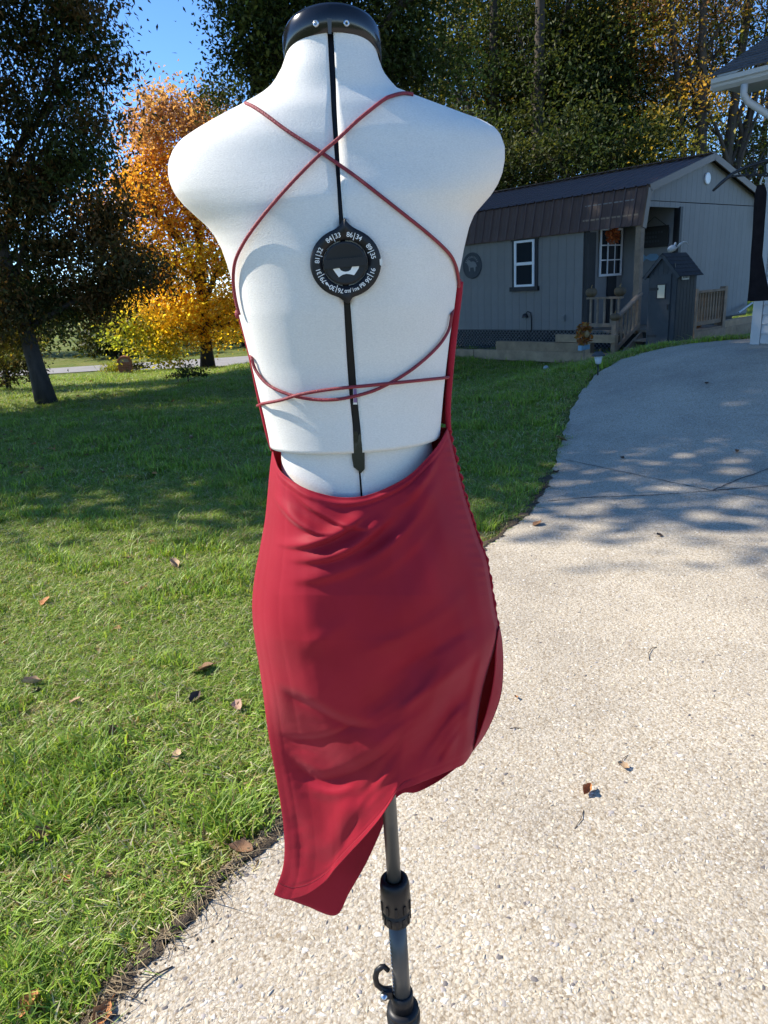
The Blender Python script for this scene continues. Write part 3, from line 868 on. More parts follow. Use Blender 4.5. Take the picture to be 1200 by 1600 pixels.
timber(to_world(RX + .25, -.9, .0), to_world(6.6, -.9, .0), .18, .36, .16, 'wide landscape timber below the gable wall past the deck')
timber(to_world(RX + .3, -.88, .0), to_world(6.4, -.88, .0), .42, .12, .13, 'thin upper landscape timber below the gable wall')
# white pipe leaning on the gable
pp = MB().tube([to_world(3.85, -.25, .50), to_world(4.75, -.15, .66)], .022, 8).build('white_pipe', M['vinyl']); tag(pp, 'white plastic pipe lying against the cabin gable wall', 'pipe')

# ================================================================== little tool house
ob = at(1052, 536, 11.7)
tz = gz(ob.x, ob.y) - .02
Wd, Dp, Pk = .48, .62, .27
Ht = at(1037, 396, 11.6).z - Pk - tz - .02
Ho = Ht - 1.16
fc = -dL                                        # along the door face
cx_ = ob - fc * Wd + Vector((0, 0, 0))
shed = empty('tool_house', (ob.x, ob.y, tz), math.atan2(-dL.y, -dL.x), 'narrow slate blue tool house with gable roof beside the deck steps', 'shed')
zofs = 0.0
bd = MB()
bd.box2((-Wd + .012, .012, 0), (-.012, Dp - .012, Ht))
bd.prism([(-Wd + .012, .014, Ht), (-.012, .014, Ht), (-Wd / 2, .014, Ht + Pk)], (0, Dp - .03, 0))
bd.build('core', M['darkshed'], shed)
nb = 6; bw = Wd / nb
for k in range(nb):
    xa, xb = -Wd + bw * k + .002, -Wd + bw * (k + 1) - .002
    f = lambda q: Ht + Pk * (1 - abs(q + Wd / 2) / (Wd / 2))
    MB().prism([(xa, -.006, 0), (xb, -.006, 0), (xb, -.006, f(xb) - .02), (xa, -.006, f(xa) - .02)], (0, .016, 0)).build('board', M['darkshed'], shed)
nb = 6; bw = Dp / nb
for k in range(nb):
    MB().box2((-.01, bw * k + .012, 0), (.006, bw * (k + 1) + .002, Ht)).build('board', M['darkshed'], shed)
door = MB(); door.box2((-Wd + .05, -.026, .10), (-.09, -.0065, Ht - .02)); door = door.build('door', M['darkshed'], shed)
for zz in (.16 + Ho, .90 + Ho): MB().box2((-Wd + .03, -.032, zz), (-Wd + .19, -.0265, zz + .04)).build('hinge', M['iron'], door)
MB().box2((-.13, -.045, .60 + Ho), (-.11, -.0265, .68 + Ho)).build('handle', M['iron'], door)
wf = MB()
wx0, wx1, wz0, wz1 = -.31, -.18, .78 + Ho, .98 + Ho
wf.box2((wx0 - .015, -.04, wz0 - .015), (wx1 + .015, -.0265, wz0)); wf.box2((wx0 - .015, -.04, wz1), (wx1 + .015, -.0265, wz1 + .015))
wf.box2((wx0 - .015, -.04, wz0), (wx0, -.0265, wz1)); wf.box2((wx1, -.04, wz0), (wx1 + .015, -.0265, wz1))
wf.build('window_frame', M['black_trim'], door); MB().box2((wx0, -.031, wz0), (wx1, -.0268, wz1)).build('pane', M['reflectglass'], door)
MB().box2((-.045, -.03, Ht + .05), (-.035, -.007, Ht + .14)).build('latch', M['iron'], shed)
np_ = MB().box2((.007, .12, 1.04 + Ho), (.02, .34, 1.12 + Ho)).build('number_plate', M['palegrey'], shed)
nl_ = MB()
for k in range(4): MB().box2((.0205, .15 + k * .045, 1.062 + Ho), (.023, .17 + k * .045, 1.10 + Ho)).build('numeral', M['darkshed'], np_)
for s in (-1, 1):                               # roof slopes with shingle courses
    for k in range(6):
        t0, t1 = k / 6, (k + 1.25) / 6
        xa = -Wd / 2 + s * (Wd / 2 + .07) * t0; xb = -Wd / 2 + s * (Wd / 2 + .07) * t1
        za = Ht + Pk + .02 - (Pk + .085) * t0; zb_ = Ht + Pk + .02 - (Pk + .085) * t1
        lift = .012
        MB().prism([(xa, -.07, za), (xb, -.07, zb_ + lift), (xb, -.07, zb_ + lift + .012), (xa, -.07, za + .012)], (0, Dp + .14, 0)).build('shingle_course', M['darkshingle'], shed)
    MB().bar((-Wd / 2, -.06, Ht + Pk - .005), (-Wd / 2 + s * (Wd / 2 + .06), -.06, Ht - .075), .02, .05).build('barge_board', M['darkshed'], shed)
top = shed.matrix_basis @ Vector((-Wd / 2, .3, Ht + Pk + .03))
sk = empty('animal_skull', top, math.atan2(-dL.y, -dL.x), 'white animal skull with curved horns on the tool house roof', 'skull')
rows = []
for i in range(9):
    t = i / 8
    rr = (.02 + .045 * math.sin(math.pi * min(1, t * 1.15)) ** .7) * (1 - .35 * t) if 0 < i < 8 else .006
    rows.append([(-.02 + .02 * t + rr * .8 * math.cos(a), -.16 + .26 * t, .05 + .03 * t + rr * math.sin(a)) for a in np.linspace(0, 2 * math.pi, 13)])
MB().grid(rows).build('skull', M['bone'], sk, True)
for s in (-1, 1):
    MB().tube([(s * .03, .05, .09), (s * .045, .09, .13), (s * .07, .15, .155), (s * .09, .21, .15), (s * .10, .26, .11)], [.018, .016, .013, .009, .004], 7).build('horn', M['bone'], sk, True)
    MB().lathe([(.0, 0), (.014, .0), (.012, .004), (0, .004)], (s * .022, .0, .098), 10).build('eye_socket', M['black_trim'], sk)

# ================================================================== house at the right edge
Pc = at(1175, 538, 9.0); Pc.z = gz(Pc.x, Pc.y)
house = empty('house', Pc, TH, 'white vinyl sided house corner with gutter and shingled roof', 'house')
def hl(p):
    q = p - Pc; return Vector((q.dot(dG), q.dot(dL), q.z))
OV = 0.42
g0 = hl(plane_hit(1117, 144, Pc - dG * OV, dG)); g1 = hl(plane_hit(1200, 125, Pc - dG * OV, dG))
EZ = (g0.z + g1.z) / 2                          # gutter lower edge
RK = g0.y                                       # how far the eave runs past the corner
LEN = 5.4
MB().box2((.02, -LEN, -.3), (.2, -.0, EZ + .05)).build('wall', M['vinyl'], house)
MB().box2((.2, -.2, -.3), (5.0, -.02, EZ + .05)).build('wall', M['vinyl'], house)
ex = 0.115
sb = MB().prism([(.018, -LEN, 0), (-.006, -LEN, .004), (-.008, -LEN, .012), (.012, -LEN, ex + .008), (.018, -LEN, ex + .008)], (0, LEN - .092, 0)).mesh('siding_board')
k = 0
while k * ex < EZ - .05:
    link('siding_board', sb, M['vinyl'], house, (0, 0, .02 + k * ex)); k += 1
cb = MB(); cb.box2((-.02, -.09, -.05), (.022, .0, EZ + .04)); cb.box2((-.018, .001, -.05), (.10, .022, EZ + .04)); cb.build('corner_board', M['vinyl'], house)
MB().box2((-OV, -LEN, EZ + .055), (.3, RK, EZ + .075)).build('soffit', M['vinyl'], house)
gt = MB()
prof = [(-OV, 0), (-OV - .03, .0), (-OV - .075, .035), (-OV - .085, .06), (-OV - .11, .075), (-OV - .115, .12), (-OV - .105, .12), (-OV - .10, .085), (-OV - .07, .065), (-OV - .06, .04), (-OV - .02, .012), (-OV, .012)]
gt.prism([(a, -LEN, EZ + b) for a, b in prof], (0, LEN + RK, 0)); gt.box2((-OV - .10, RK, EZ + .01), (-OV, RK + .006, EZ + .12))
gt.build('gutter', M['vinyl'], house)
MB().box2((-OV, -LEN, EZ), (-OV + .02, RK, EZ + .15)).build('fascia', M['vinyl'], house)
dy = hl(plane_hit(1165, 150, Pc - dG * OV, dG)).y
MB().tube([(-OV - .05, dy, EZ + .0), (-OV - .05, dy, EZ - .10), (-OV - .01, dy - .03, EZ - .17), (-.09, dy - .38, EZ - .48), (-.045, dy - .42, EZ - .58), (-.045, dy - .42, .05)], .038, 10).build('downspout', M['vinyl'], house, True)
pit = 0.42
for k in range(14):
    u0 = -OV - .13 + k * .14; z0 = EZ + .14 + (u0 + OV + .13) * pit
    MB().prism([(u0, -LEN, z0), (u0 + .17, -LEN, z0 + .17 * pit - .008), (u0 + .17, -LEN, z0 + .17 * pit + .004), (u0, -LEN, z0 + .014)], (0, LEN + RK + .03, 0)).build('shingle_course', M['shingle'], house)
MB().prism([(-OV - .02, RK - .02, EZ + .08), (1.4, RK - .02, EZ + .14 + 1.9 * pit - .18), (1.4, RK - .02, EZ + .14 + 1.9 * pit), (-OV - .02, RK - .02, EZ + .17)], (0, .02, 0)).build('rake_board', M['vinyl'], house)
# iron arm with rings and the black garment hanging from it
YB = 8.55
def bp(px, py): return at(px, py, YB)
br = empty('iron_bracket', bp(1215, 275), 0, 'curved black iron bracket with rings reaching out from the house', 'bracket')
bo = bp(1215, 275)
MB().tube([bp(*q) - bo for q in ((1236, 244), (1215, 248), (1190, 253), (1165, 261), (1145, 271), (1128, 285), (1114, 298))], [.016, .016, .016, .016, .016, .02, .013], 8).build('arm', M['iron'], br, True)
MB().tube([bp(*q) - bo for q in ((1236, 278), (1210, 275), (1185, 274), (1160, 274), (1142, 276), (1132, 281))], .012, 8).build('brace', M['iron'], br, True)
for (cxp, cyp, rp) in ((1160, 269, 5.5), (1173, 267, 6.5), (1188, 265, 8), (1205, 263, 9.5)):
    c0 = bp(cxp, cyp) - bo
    ring = [c0 + (RV * math.cos(a) + UV * math.sin(a)) * rp * YB / FPX for a in np.linspace(0, 2 * math.pi, 17)]
    MB().tube(ring, .008, 6, False).build('ring', M['iron'], br, True)
ol = [(1183, 1195, 289), (1180, 1198, 300), (1178, 1197, 320), (1177, 1195, 345), (1175, 1193, 375), (1173, 1191, 400), (1172, 1195, 425), (1171, 1199, 445), (1169, 1203, 462), (1168, 1204, 470)]
rows = []
YD = 8.5
gb = at(1187, 470, YD)
for a, b, yy in ol:
    A = at(a, yy + (3 if yy > 460 else 0), YD); B = at(b, yy - (3 if yy > 460 else 0), YD); cc = (A + B) / 2; hw = (B - A).length / 2
    row = []
    for k in range(25):
        an = 2 * math.pi * k / 24
        fl = 1 + .10 * math.sin(an * 5) * (yy - 289) / 180
        row.append(cc + Vector((math.cos(an) * hw, math.sin(an) * hw * .45 * fl, 0)) - gb)
    rows.append(row)
gar = empty('hanging_garment', gb, 0, 'long black garment hanging from the iron bracket by the house', 'garment')
MB().grid(rows).build('cloth', M['blackcloth'], gar, True)
MB().tube([at(1188, 292, YD) - gb, at(1189, 283, YD) - gb, at(1192, 276, YD) - gb], .01, 6).build('hanger_hook', M['vinyl'], gar, True)

# ================================================================== small things on the lawn by the drive
pl = ground_hit(934, 588)
pl.z = gz(pl.x, pl.y)
so = empty('solar_light', pl, 0, 'small solar path light with blue top at the driveway edge', 'path light')
MB().tube([(0, 0, -.02), (0, 0, .16)], .009, 8).build('stake', M['iron'], so, True)
MB().lathe([(.02, .15), (.035, .16), (.05, .25), (.045, .25)], (0, 0, 0), 16).build('lens', M['palegrey'], so, True)
MB().lathe([(.08, .25), (.082, .262), (.05, .29), (.045, .30), (0.0, .30)], (0, 0, 0), 20).build('cap', M['darkshed'], so, True)
pb = ground_hit(853, 580)
tag(MB().lathe([(0, 0), (.03, .004), (.05, .025), (.052, .045), (.04, .07), (.02, .085), (0, .088)], (pb.x, pb.y, gz(pb.x, pb.y) + .02), 16).build('lawn_ball', M['palegrey'], None, True), 'pale grey ball lying on the shaded lawn', 'ball')
sc0 = ground_hit(912, 557); s_ = at(912, 557, 11.0); s_.z = max(gz(s_.x, s_.y), s_.z)
scw = empty('scarecrow_ornament', s_, TH, 'orange flower shaped autumn ornament on a pale blue base', 'ornament')
MB().box2((-.11, -.03, .10), (.11, .03, .17)).build('base', M['blueplastic'], scw)
MB().tube([(0, 0, -.15), (0, 0, .30)], .012, 6).build('stake', M['wood'], scw)
nl = 160
an = rng.random(nl) * 6.283; rr = .05 + .12 * rng.random(nl)
c = np.stack([np.cos(an) * rr, rng.normal(0, .025, nl), .33 + np.sin(an) * rr], -1)
oc = np.array([(.45, .14, .03), (.36, .20, .05), (.25, .10, .04)])[rng.integers(0, 3, nl)]
V, Fc, C = leaf_quads(c, .10, .05, oc)
link('petals', np_mesh('petals', V, Fc, 3, M['leaf'], C), parent=scw)
MB().lathe([(.0, 0), (.05, .0), (.055, .02), (.03, .045), (0, .05)], (0, -.03, .33), 16, Matrix.Rotation(math.pi / 2, 3, 'X')).build('face', M['straw'], scw, True)
q = to_world(-1.35, -.1, 0); q.z = gz(q.x, q.y); pumpkin(q, .13, 'yellow orange pumpkin on the ground at the foot of the steps', 'pumpkin')
# ================================================================== trees
PAL = {
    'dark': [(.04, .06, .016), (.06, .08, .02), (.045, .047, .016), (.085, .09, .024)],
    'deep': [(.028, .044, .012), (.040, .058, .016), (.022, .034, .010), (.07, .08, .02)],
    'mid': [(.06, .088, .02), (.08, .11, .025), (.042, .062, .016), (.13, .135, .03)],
    'bronze': [(.13, .075, .025), (.08, .065, .02), (.18, .09, .028), (.055, .055, .018)],
    'olive': [(.14, .14, .026), (.20, .17, .03), (.09, .10, .022), (.30, .20, .03)],
    'rust': [(.44, .22, .10), (.50, .26, .12), (.36, .17, .08), (.50, .31, .14)],
    'orange': [(.60, .30, .045), (.66, .36, .05), (.50, .23, .04), (.68, .42, .06)],
    'gold': [(.74, .48, .03), (.78, .55, .04), (.64, .37, .03), (.72, .52, .06)],
    'lime': [(.32, .34, .035), (.42, .38, .04), (.22, .27, .04), (.5, .4, .04)],
}
LEAVES = 0
def tree(name, base, height, r0, blobs, lpc, ls, label, group=None, lean=(0, 0), seed=1, top=None, mat_='leaf', droop=.6, cdens=1.0, csig=.42, limbs=7, aspect=.42, stems=None, cat='tree', flat=.75):
    """blobs: (center Vector world, radius Vector, n clusters, palette)"""
    global LEAVES
    g = np.random.default_rng(seed)
    rnd = random.Random(seed)
    base = Vector(base); base.z = gz(base.x, base.y) - .05
    T = empty(name, base, 0, label, cat, group)
    # trunk
    tp = []
    hh = height
    for st in (stems or [(0, 0, lean[0], lean[1], 1.0)]):
        pts, rad = [], []
        ph = rnd.random() * 6
        for k in range(12):
            t = k / 11
            pts.append(Vector((st[0] + st[2] * t + .05 * hh / 8 * math.sin(t * 5 + ph) * t, st[1] + st[3] * t + .05 * hh / 8 * math.cos(t * 4 + ph) * t, hh * t)))
            rad.append(r0 * st[4] * ((1 - t) ** .8 * .9 + .08) * (1 + .35 * math.exp(-t * 26)))
        MB().tube(pts, rad, 10).build('trunk', M['bark'], T, True)
        tp.append(pts)
    allc, allcol, cl = [], [], []
    for (c, rd, nc, pal) in blobs:
        c = Vector(c) - base; rd = np.array(rd)
        nc = max(1, int(nc * cdens))
        d = g.normal(size=(nc, 3)); d /= np.linalg.norm(d, axis=1)[:, None]
        r = g.random((nc, 1)) ** (1 / 2.2)
        cc = np.array(c)[None, :] + d * r * rd[None, :]
        base_c = np.array(PAL[pal])
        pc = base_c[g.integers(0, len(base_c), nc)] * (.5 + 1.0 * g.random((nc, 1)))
        n = lpc
        sig = csig * (.7 + .6 * g.random((nc, 1, 1)))
        lp = cc[:, None, :] + g.normal(size=(nc, n, 3)) * sig * np.array([1, 1, .62])
        lc = pc[:, None, :] * (.8 + .4 * g.random((nc, n, 1)))
        # a few stray leaves of the other tones
        mixm = g.random((nc, n, 1)) < .15
        lc = np.where(mixm, base_c[g.integers(0, len(base_c), (nc, n))], lc)
        allc.append(lp.reshape(-1, 3)); allcol.append(lc.reshape(-1, 3)); cl.append(cc)
    P_ = np.concatenate(allc); C_ = np.concatenate(allcol); CC = np.concatenate(cl)
    keep = P_[:, 2] > .25
    P_, C_ = P_[keep], C_[keep]
    LEAVES += len(P_)
    V, Fc, C = leaf_quads(P_, ls, ls * aspect, C_, droop, g, flat)
    link('crown', np_mesh('crown', V, Fc, 3, M[mat_], C), parent=T)
    # limbs: each reaches into the crown and forks to clumps
    idx = g.permutation(len(CC))[:limbs]
    order = g.permutation(len(CC))
    used = 0
    for li in idx:
        e = Vector(CC[li]); pts_t = rnd.choice(tp)
        hfr = min(.92, max(.22, (e.z / hh) * .62))
        k = int(hfr * 11); s0 = pts_t[k]; rr = r0 * ((1 - hfr) ** .8 * .9 + .08) * .55
        mid = s0.lerp(e, .5) + Vector((rnd.uniform(-.3, .3), rnd.uniform(-.3, .3), (e - s0).length * .10))
        mb = MB()
        path = [s0 * (1 - t) ** 2 + mid * 2 * t * (1 - t) + e * t * t for t in [q / 7 for q in range(8)]]
        mb.tube(path, [rr * (1 - .85 * q / 7) for q in range(8)], 6)
        near = np.argsort(np.linalg.norm(CC - np.array(e)[None, :], axis=1))[1:8]
        for j in near:
            q = Vector(CC[j]); f = path[rnd.randint(3, 6)]
            m2 = f.lerp(q, .5) + Vector((0, 0, (q - f).length * .08))
            mb.tube([f, m2, q], [rr * .32, rr * .2, rr * .06 + .003], 5)
        mb.build('limb', M['bark'], T, True)
    return T
def B(px, py, Y, rad, nc, pal):
    if not hasattr(rad, '__len__'): rad = (rad, rad, rad * .85)
    return (at(px, py, Y), rad, nc, pal)

# the near dark tree at the left
b = ground_hit(74, 632)
Y1 = b.y
blobs = []
for (px, py, dY, rr, nc, pal) in [(20, 20, 0, 1.1, 11, 'dark'), (90, 10, .3, 1.0, 10, 'bronze'), (135, 15, -.3, .5, 5, 'bronze'), (150, 75, .2, .36, 4, 'dark'), (172, 112, 0, .2, 2, 'bronze'), (95, 90, 0, .7, 8, 'dark'),
                                  (40, 110, .5, 1.0, 10, 'bronze'), (20, 190, 0, 1.1, 13, 'bronze'), (100, 175, .6, .75, 9, 'dark'), (145, 190, -.4, .35, 4, 'bronze'), (60, 260, .4, 1.1, 16, 'bronze'),
                                  (115, 255, -.5, .6, 9, 'dark'), (15, 330, .2, 1.1, 16, 'bronze'), (100, 340, 0, 1.0, 17, 'bronze'), (150, 325, .4, .55, 8, 'bronze'), (50, 420, .5, 1.1, 19, 'dark'), (130, 410, .2, .9, 17, 'bronze'),
                                  (200, 410, .3, .5, 9, 'bronze'), (228, 435, 0, .34, 5, 'bronze'), (15, 480, -.3, .9, 14, 'bronze'), (105, 475, .6, .75, 13, 'dark'), (165, 470, .6, .5, 9, 'bronze'), (20, 520, .4, .6, 8, 'olive'),
                                  (-60, 100, 0, 1.5, 16, 'bronze'), (-60, 300, 0, 1.4, 18, 'dark'), (-70, 450, 0, 1.3, 12, 'bronze'), (30, -70, 0, 1.5, 13, 'bronze'), (120, -50, 0, 1.1, 8, 'dark'), (-40, -200, 0, 1.8, 14, 'bronze')]:
    blobs.append(B(px, py, Y1 + dY, rr, nc, pal))
tree('hickory_tree', b, 8.6, .18, blobs, 180, .120, 'dark leaning tree with drooping leaves on the lawn at left', lean=(-.9, .3), seed=3, droop=1.0, csig=.31, limbs=12, aspect=.38, flat=2.5)

# golden tree by the road
b = ground_hit(325, 577); Y2 = b.y
blobs = []
for (px, py, dY, rr, nc, pal) in [(270, 160, 0, 1.3, 8, 'rust'), (300, 190, .5, 1.5, 10, 'rust'), (235, 200, -.3, 1.2, 7, 'rust'), (330, 220, 0, 1.6, 10, 'rust'), (270, 235, -.6, 1.7, 13, 'rust'), (225, 275, 0, 1.7, 12, 'orange'), (300, 290, 0, 2.0, 16, 'orange'), (360, 280, .5, 1.8, 12, 'orange'),
                                  (185, 310, -.3, 1.3, 9, 'orange'), (165, 330, -.3, .8, 4, 'rust'), (250, 340, -.8, 1.8, 15, 'orange'), (330, 360, -.5, 2.0, 16, 'orange'), (390, 370, .5, 1.9, 12, 'gold'), (230, 400, -.4, 1.7, 13, 'gold'), (300, 430, -1, 2.0, 18, 'gold'), (370, 440, -.3, 2.0, 15, 'gold'), (440, 420, .3, 2.0, 9, 'gold'),
                                  (215, 470, -.3, 1.4, 11, 'gold'), (270, 495, -1, 1.7, 15, 'gold'), (350, 500, -.2, 1.4, 9, 'gold'), (205, 515, -.2, 1.1, 9, 'lime'), (250, 535, -.8, 1.2, 10, 'lime'), (440, 500, 0, 1.6, 7, 'gold')]:
    blobs.append(B(px, py, Y2 + dY, rr, int(nc * 1.5), pal))
tree('golden_maple_tree', b, 9.6, .26, blobs, 120, .16, 'rust and golden leaved tree beside the road', lean=(.6, 0), seed=5, mat_='leaf_gold', droop=.5, csig=.46, limbs=12, aspect=.6)

# tall trees behind the dress form and behind the cabin
def gen_tree(name, px, Y, height, r0, spec, label, seed, lpc=150, ls=.145, group='tall trees behind the cabin', lean=(0, 0), stems=None, csig=.50, limbs=8, mat_='leaf', cd=1.0, aspect=.5, back=0.0):
    p = at(px, 520, Y); base = Vector((p.x, Y, 0))
    blobs = [B(x_, y_, Y + d_ + back, r_, int(n_ * 1.45), pal) for (x_, y_, d_, r_, n_, pal) in spec]
    return tree(name, base, height, r0, blobs, lpc, ls, label, group, lean, seed, mat_=mat_, csig=csig, limbs=limbs, stems=stems, cdens=cd, aspect=aspect)
gen_tree('oak_tree', 474, 19, 15.5, .26, [(420, 20, 0, .9, 14, 'mid'), (388, 75, .3, .45, 6, 'dark'), (432, 90, 0, .8, 11, 'mid'), (420, 145, .2, .4, 4, 'dark'), (470, -20, 0, 1.6, 16, 'mid'), (378, 12, .3, .4, 5, 'dark'), (345, 150, 4, .35, 4, 'dark'), (540, 10, .5, 1.5, 13, 'dark'), (620, 40, .3, 1.4, 15, 'dark'), (660, 110, .8, 1.2, 13, 'mid'), (600, 110, .6, 1.2, 11, 'dark'), (640, -60, 0, 1.8, 12, 'mid'), (500, -160, 0, 2.2, 16, 'mid'), (440, -110, 0, 1.5, 9, 'dark'), (520, 150, 0, 2.0, 16, 'dark'), (560, 280, 0, 1.8, 10, 'dark')],
         'green oak behind the neck of the dress form', 21, lpc=190, ls=.125, csig=.42, group=None)
gen_tree('tall_pine_tree', 774, 27, 19, .24, [(700, 40, 0, 2.2, 15, 'mid'), (760, -30, 0, 2.2, 16, 'olive'), (690, 130, .5, 1.8, 12, 'olive'), (740, 110, .5, 1.7, 11, 'mid'), (810, 30, .6, 1.8, 13, 'mid'), (720, 210, 1, 1.6, 12, 'dark'), (800, 130, 1.2, 1.6, 11, 'dark'), (840, 30, 0, 1.6, 9, 'olive'), (780, -130, 0, 2.4, 12, 'olive')],
         'tall straight trunked tree just right of the dress form shoulder', 22, back=.9)
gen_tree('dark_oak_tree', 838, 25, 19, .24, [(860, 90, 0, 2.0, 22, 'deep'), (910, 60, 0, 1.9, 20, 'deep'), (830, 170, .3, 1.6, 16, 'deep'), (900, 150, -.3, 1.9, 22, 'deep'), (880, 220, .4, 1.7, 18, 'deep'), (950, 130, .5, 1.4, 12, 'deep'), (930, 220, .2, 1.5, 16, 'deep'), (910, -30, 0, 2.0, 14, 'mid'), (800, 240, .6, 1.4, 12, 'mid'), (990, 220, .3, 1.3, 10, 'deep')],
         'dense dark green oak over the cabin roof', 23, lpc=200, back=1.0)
gen_tree('autumn_maple_tree', 965, 27.5, 15, .22, [(960, 40, 0, 2.0, 14, 'rust'), (1000, 10, 0, 2.2, 15, 'orange'), (930, 110, 0, 1.9, 12, 'rust'), (985, 100, .4, 2.2, 15, 'olive'), (1040, 60, 0, 2.2, 12, 'rust'), (960, 180, .6, 2.0, 12, 'orange'), (1010, 180, .2, 2.0, 13, 'olive'), (1050, 150, .4, 1.9, 10, 'orange'), (900, 150, 1.0, 1.8, 8, 'gold'), (1000, -90, 0, 2.6, 12, 'rust'), (840, 150, 1.5, 1.6, 6, 'gold'), (790, 150, 1.5, 1.6, 5, 'gold'), (990, 240, 0, 1.8, 10, 'olive')],
         'rust and yellow autumn tree above the cabin ridge', 24, csig=.42, lpc=110, mat_='leaf_gold')
gen_tree('forked_tree', 1090, 24, 14, .22, [(1060, 60, 0, 1.5, 10, 'olive'), (1110, 30, .2, 1.7, 10, 'rust'), (1170, 60, 0, 1.7, 9, 'olive'), (1080, 150, 0, 1.4, 9, 'orange'), (1150, 10, 0, 1.5, 7, 'bronze'), (1140, 120, .4, 1.4, 6, 'mid'), (1040, 200, .3, 1.2, 9, 'dark'), (1110, 215, .5, 1.0, 4, 'dark'), (1170, 230, 0, 1.0, 5, 'dark'), (1060, -40, 0, 2.2, 11, 'olive'), (1160, -60, 0, 2.4, 10, 'mid'), (1030, 120, .3, 1.4, 7, 'bronze')],
         'forked tree with bare dark stems behind the cabin gable', 25, back=.8, lpc=150, ls=.12, csig=.55, stems=[(0, 0, -.8, 0, 1), (.25, 0, .9, .3, .9), (.1, .1, 2.6, 0, .6), (-.1, .1, -2.0, .2, .6)], limbs=12)
gen_tree('slender_tree', 1165, 31, 12, .18, [(1130, 260, 0, 1.4, 8, 'dark'), (1170, 280, 0, 1.5, 9, 'dark'), (1195, 230, 0, 1.3, 6, 'dark'), (1150, 215, .4, 1.1, 4, 'mid'), (1220, 150, 0, 1.8, 8, 'olive'), (1120, 170, .3, 1.0, 3, 'olive')],
         'thin crowned tree between the cabin gable and the house', 26, lpc=150)
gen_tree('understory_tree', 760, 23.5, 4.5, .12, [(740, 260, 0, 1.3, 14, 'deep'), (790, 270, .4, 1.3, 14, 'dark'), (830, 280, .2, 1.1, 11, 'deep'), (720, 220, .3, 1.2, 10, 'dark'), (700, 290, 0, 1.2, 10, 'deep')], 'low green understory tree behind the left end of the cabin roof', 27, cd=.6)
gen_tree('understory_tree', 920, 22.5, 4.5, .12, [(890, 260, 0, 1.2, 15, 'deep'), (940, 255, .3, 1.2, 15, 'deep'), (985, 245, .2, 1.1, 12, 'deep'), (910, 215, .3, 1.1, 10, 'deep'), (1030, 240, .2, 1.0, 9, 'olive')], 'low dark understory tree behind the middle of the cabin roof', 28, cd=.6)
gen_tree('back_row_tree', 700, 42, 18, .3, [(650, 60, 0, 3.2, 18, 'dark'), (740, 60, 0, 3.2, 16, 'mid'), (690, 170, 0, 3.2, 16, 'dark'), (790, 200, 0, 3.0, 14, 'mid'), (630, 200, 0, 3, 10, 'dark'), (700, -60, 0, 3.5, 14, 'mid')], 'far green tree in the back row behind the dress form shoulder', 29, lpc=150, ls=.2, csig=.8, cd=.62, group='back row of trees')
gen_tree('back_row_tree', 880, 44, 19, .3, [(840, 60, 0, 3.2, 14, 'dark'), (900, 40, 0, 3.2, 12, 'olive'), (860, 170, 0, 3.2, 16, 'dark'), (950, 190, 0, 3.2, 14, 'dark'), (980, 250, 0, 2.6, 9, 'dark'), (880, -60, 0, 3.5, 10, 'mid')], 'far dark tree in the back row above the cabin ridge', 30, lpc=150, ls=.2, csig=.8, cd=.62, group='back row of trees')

# far left trees beyond the road
def far_tree(name, px, Y, h, spec, label, seed, ls=.34, lpc=60, csig=.9, group='trees beyond the road'):
    p = at(px, 560, Y)
    return tree(name, Vector((p.x, Y, 0)), h, .2, [B(x_, y_, Y + d_, r_, n_, pal) for (x_, y_, d_, r_, n_, pal) in spec], lpc, ls, label, group, seed=seed, csig=csig, limbs=5, aspect=.55)
far_tree('roadside_tree', 60, 52, 9, [(20, 440, 0, 3, 14, 'dark'), (70, 470, 0, 3, 14, 'mid'), (110, 500, 0, 2.4, 12, 'dark'), (30, 520, 0, 2.2, 10, 'mid'), (150, 450, 0, 2.5, 9, 'dark')], 'green tree beyond the road behind the leaning trunk', 41)
far_tree('cedar_tree', 178, 47, 7, [(180, 490, 0, 1.6, 14, 'dark'), (170, 520, 0, 1.7, 16, 'dark'), (190, 545, 0, 1.6, 15, 'dark'), (165, 550, 0, 1.4, 10, 'dark'), (185, 455, 0, 1.2, 8, 'dark')], 'dark cedar beyond the road behind the brick mailbox', 42, csig=.6)
far_tree('roadside_tree', 245, 56, 10, [(215, 460, 0, 3, 12, 'mid'), (265, 470, 0, 3, 13, 'dark'), (235, 520, 0, 2.6, 13, 'mid'), (285, 530, 0, 2.4, 11, 'dark'), (320, 480, 0, 3, 10, 'mid')], 'green tree beyond the road behind the golden crown', 43)
far_tree('roadside_tree', 385, 50, 9, [(375, 500, 0, 2.4, 14, 'mid'), (400, 530, 0, 2.0, 13, 'mid'), (350, 520, 0, 2.0, 11, 'dark'), (440, 500, 0, 3, 12, 'dark'), (500, 480, 0, 3, 10, 'dark')], 'green tree beyond the road beside the dress form waist', 44)
far_tree('roadside_tree', -40, 55, 10, [(-60, 420, 0, 4, 16, 'mid'), (0, 470, 0, 3, 14, 'dark'), (-20, 520, 0, 3, 12, 'dark')], 'green tree beyond the road at the left edge', 45)
far_tree('roadside_tree', 640, 60, 10, [(600, 440, 0, 4, 14, 'dark'), (680, 430, 0, 4, 14, 'dark'), (520, 450, 0, 4, 12, 'mid'), (650, 500, 0, 3, 10, 'dark')], 'green tree far behind the waist of the dress form', 46)
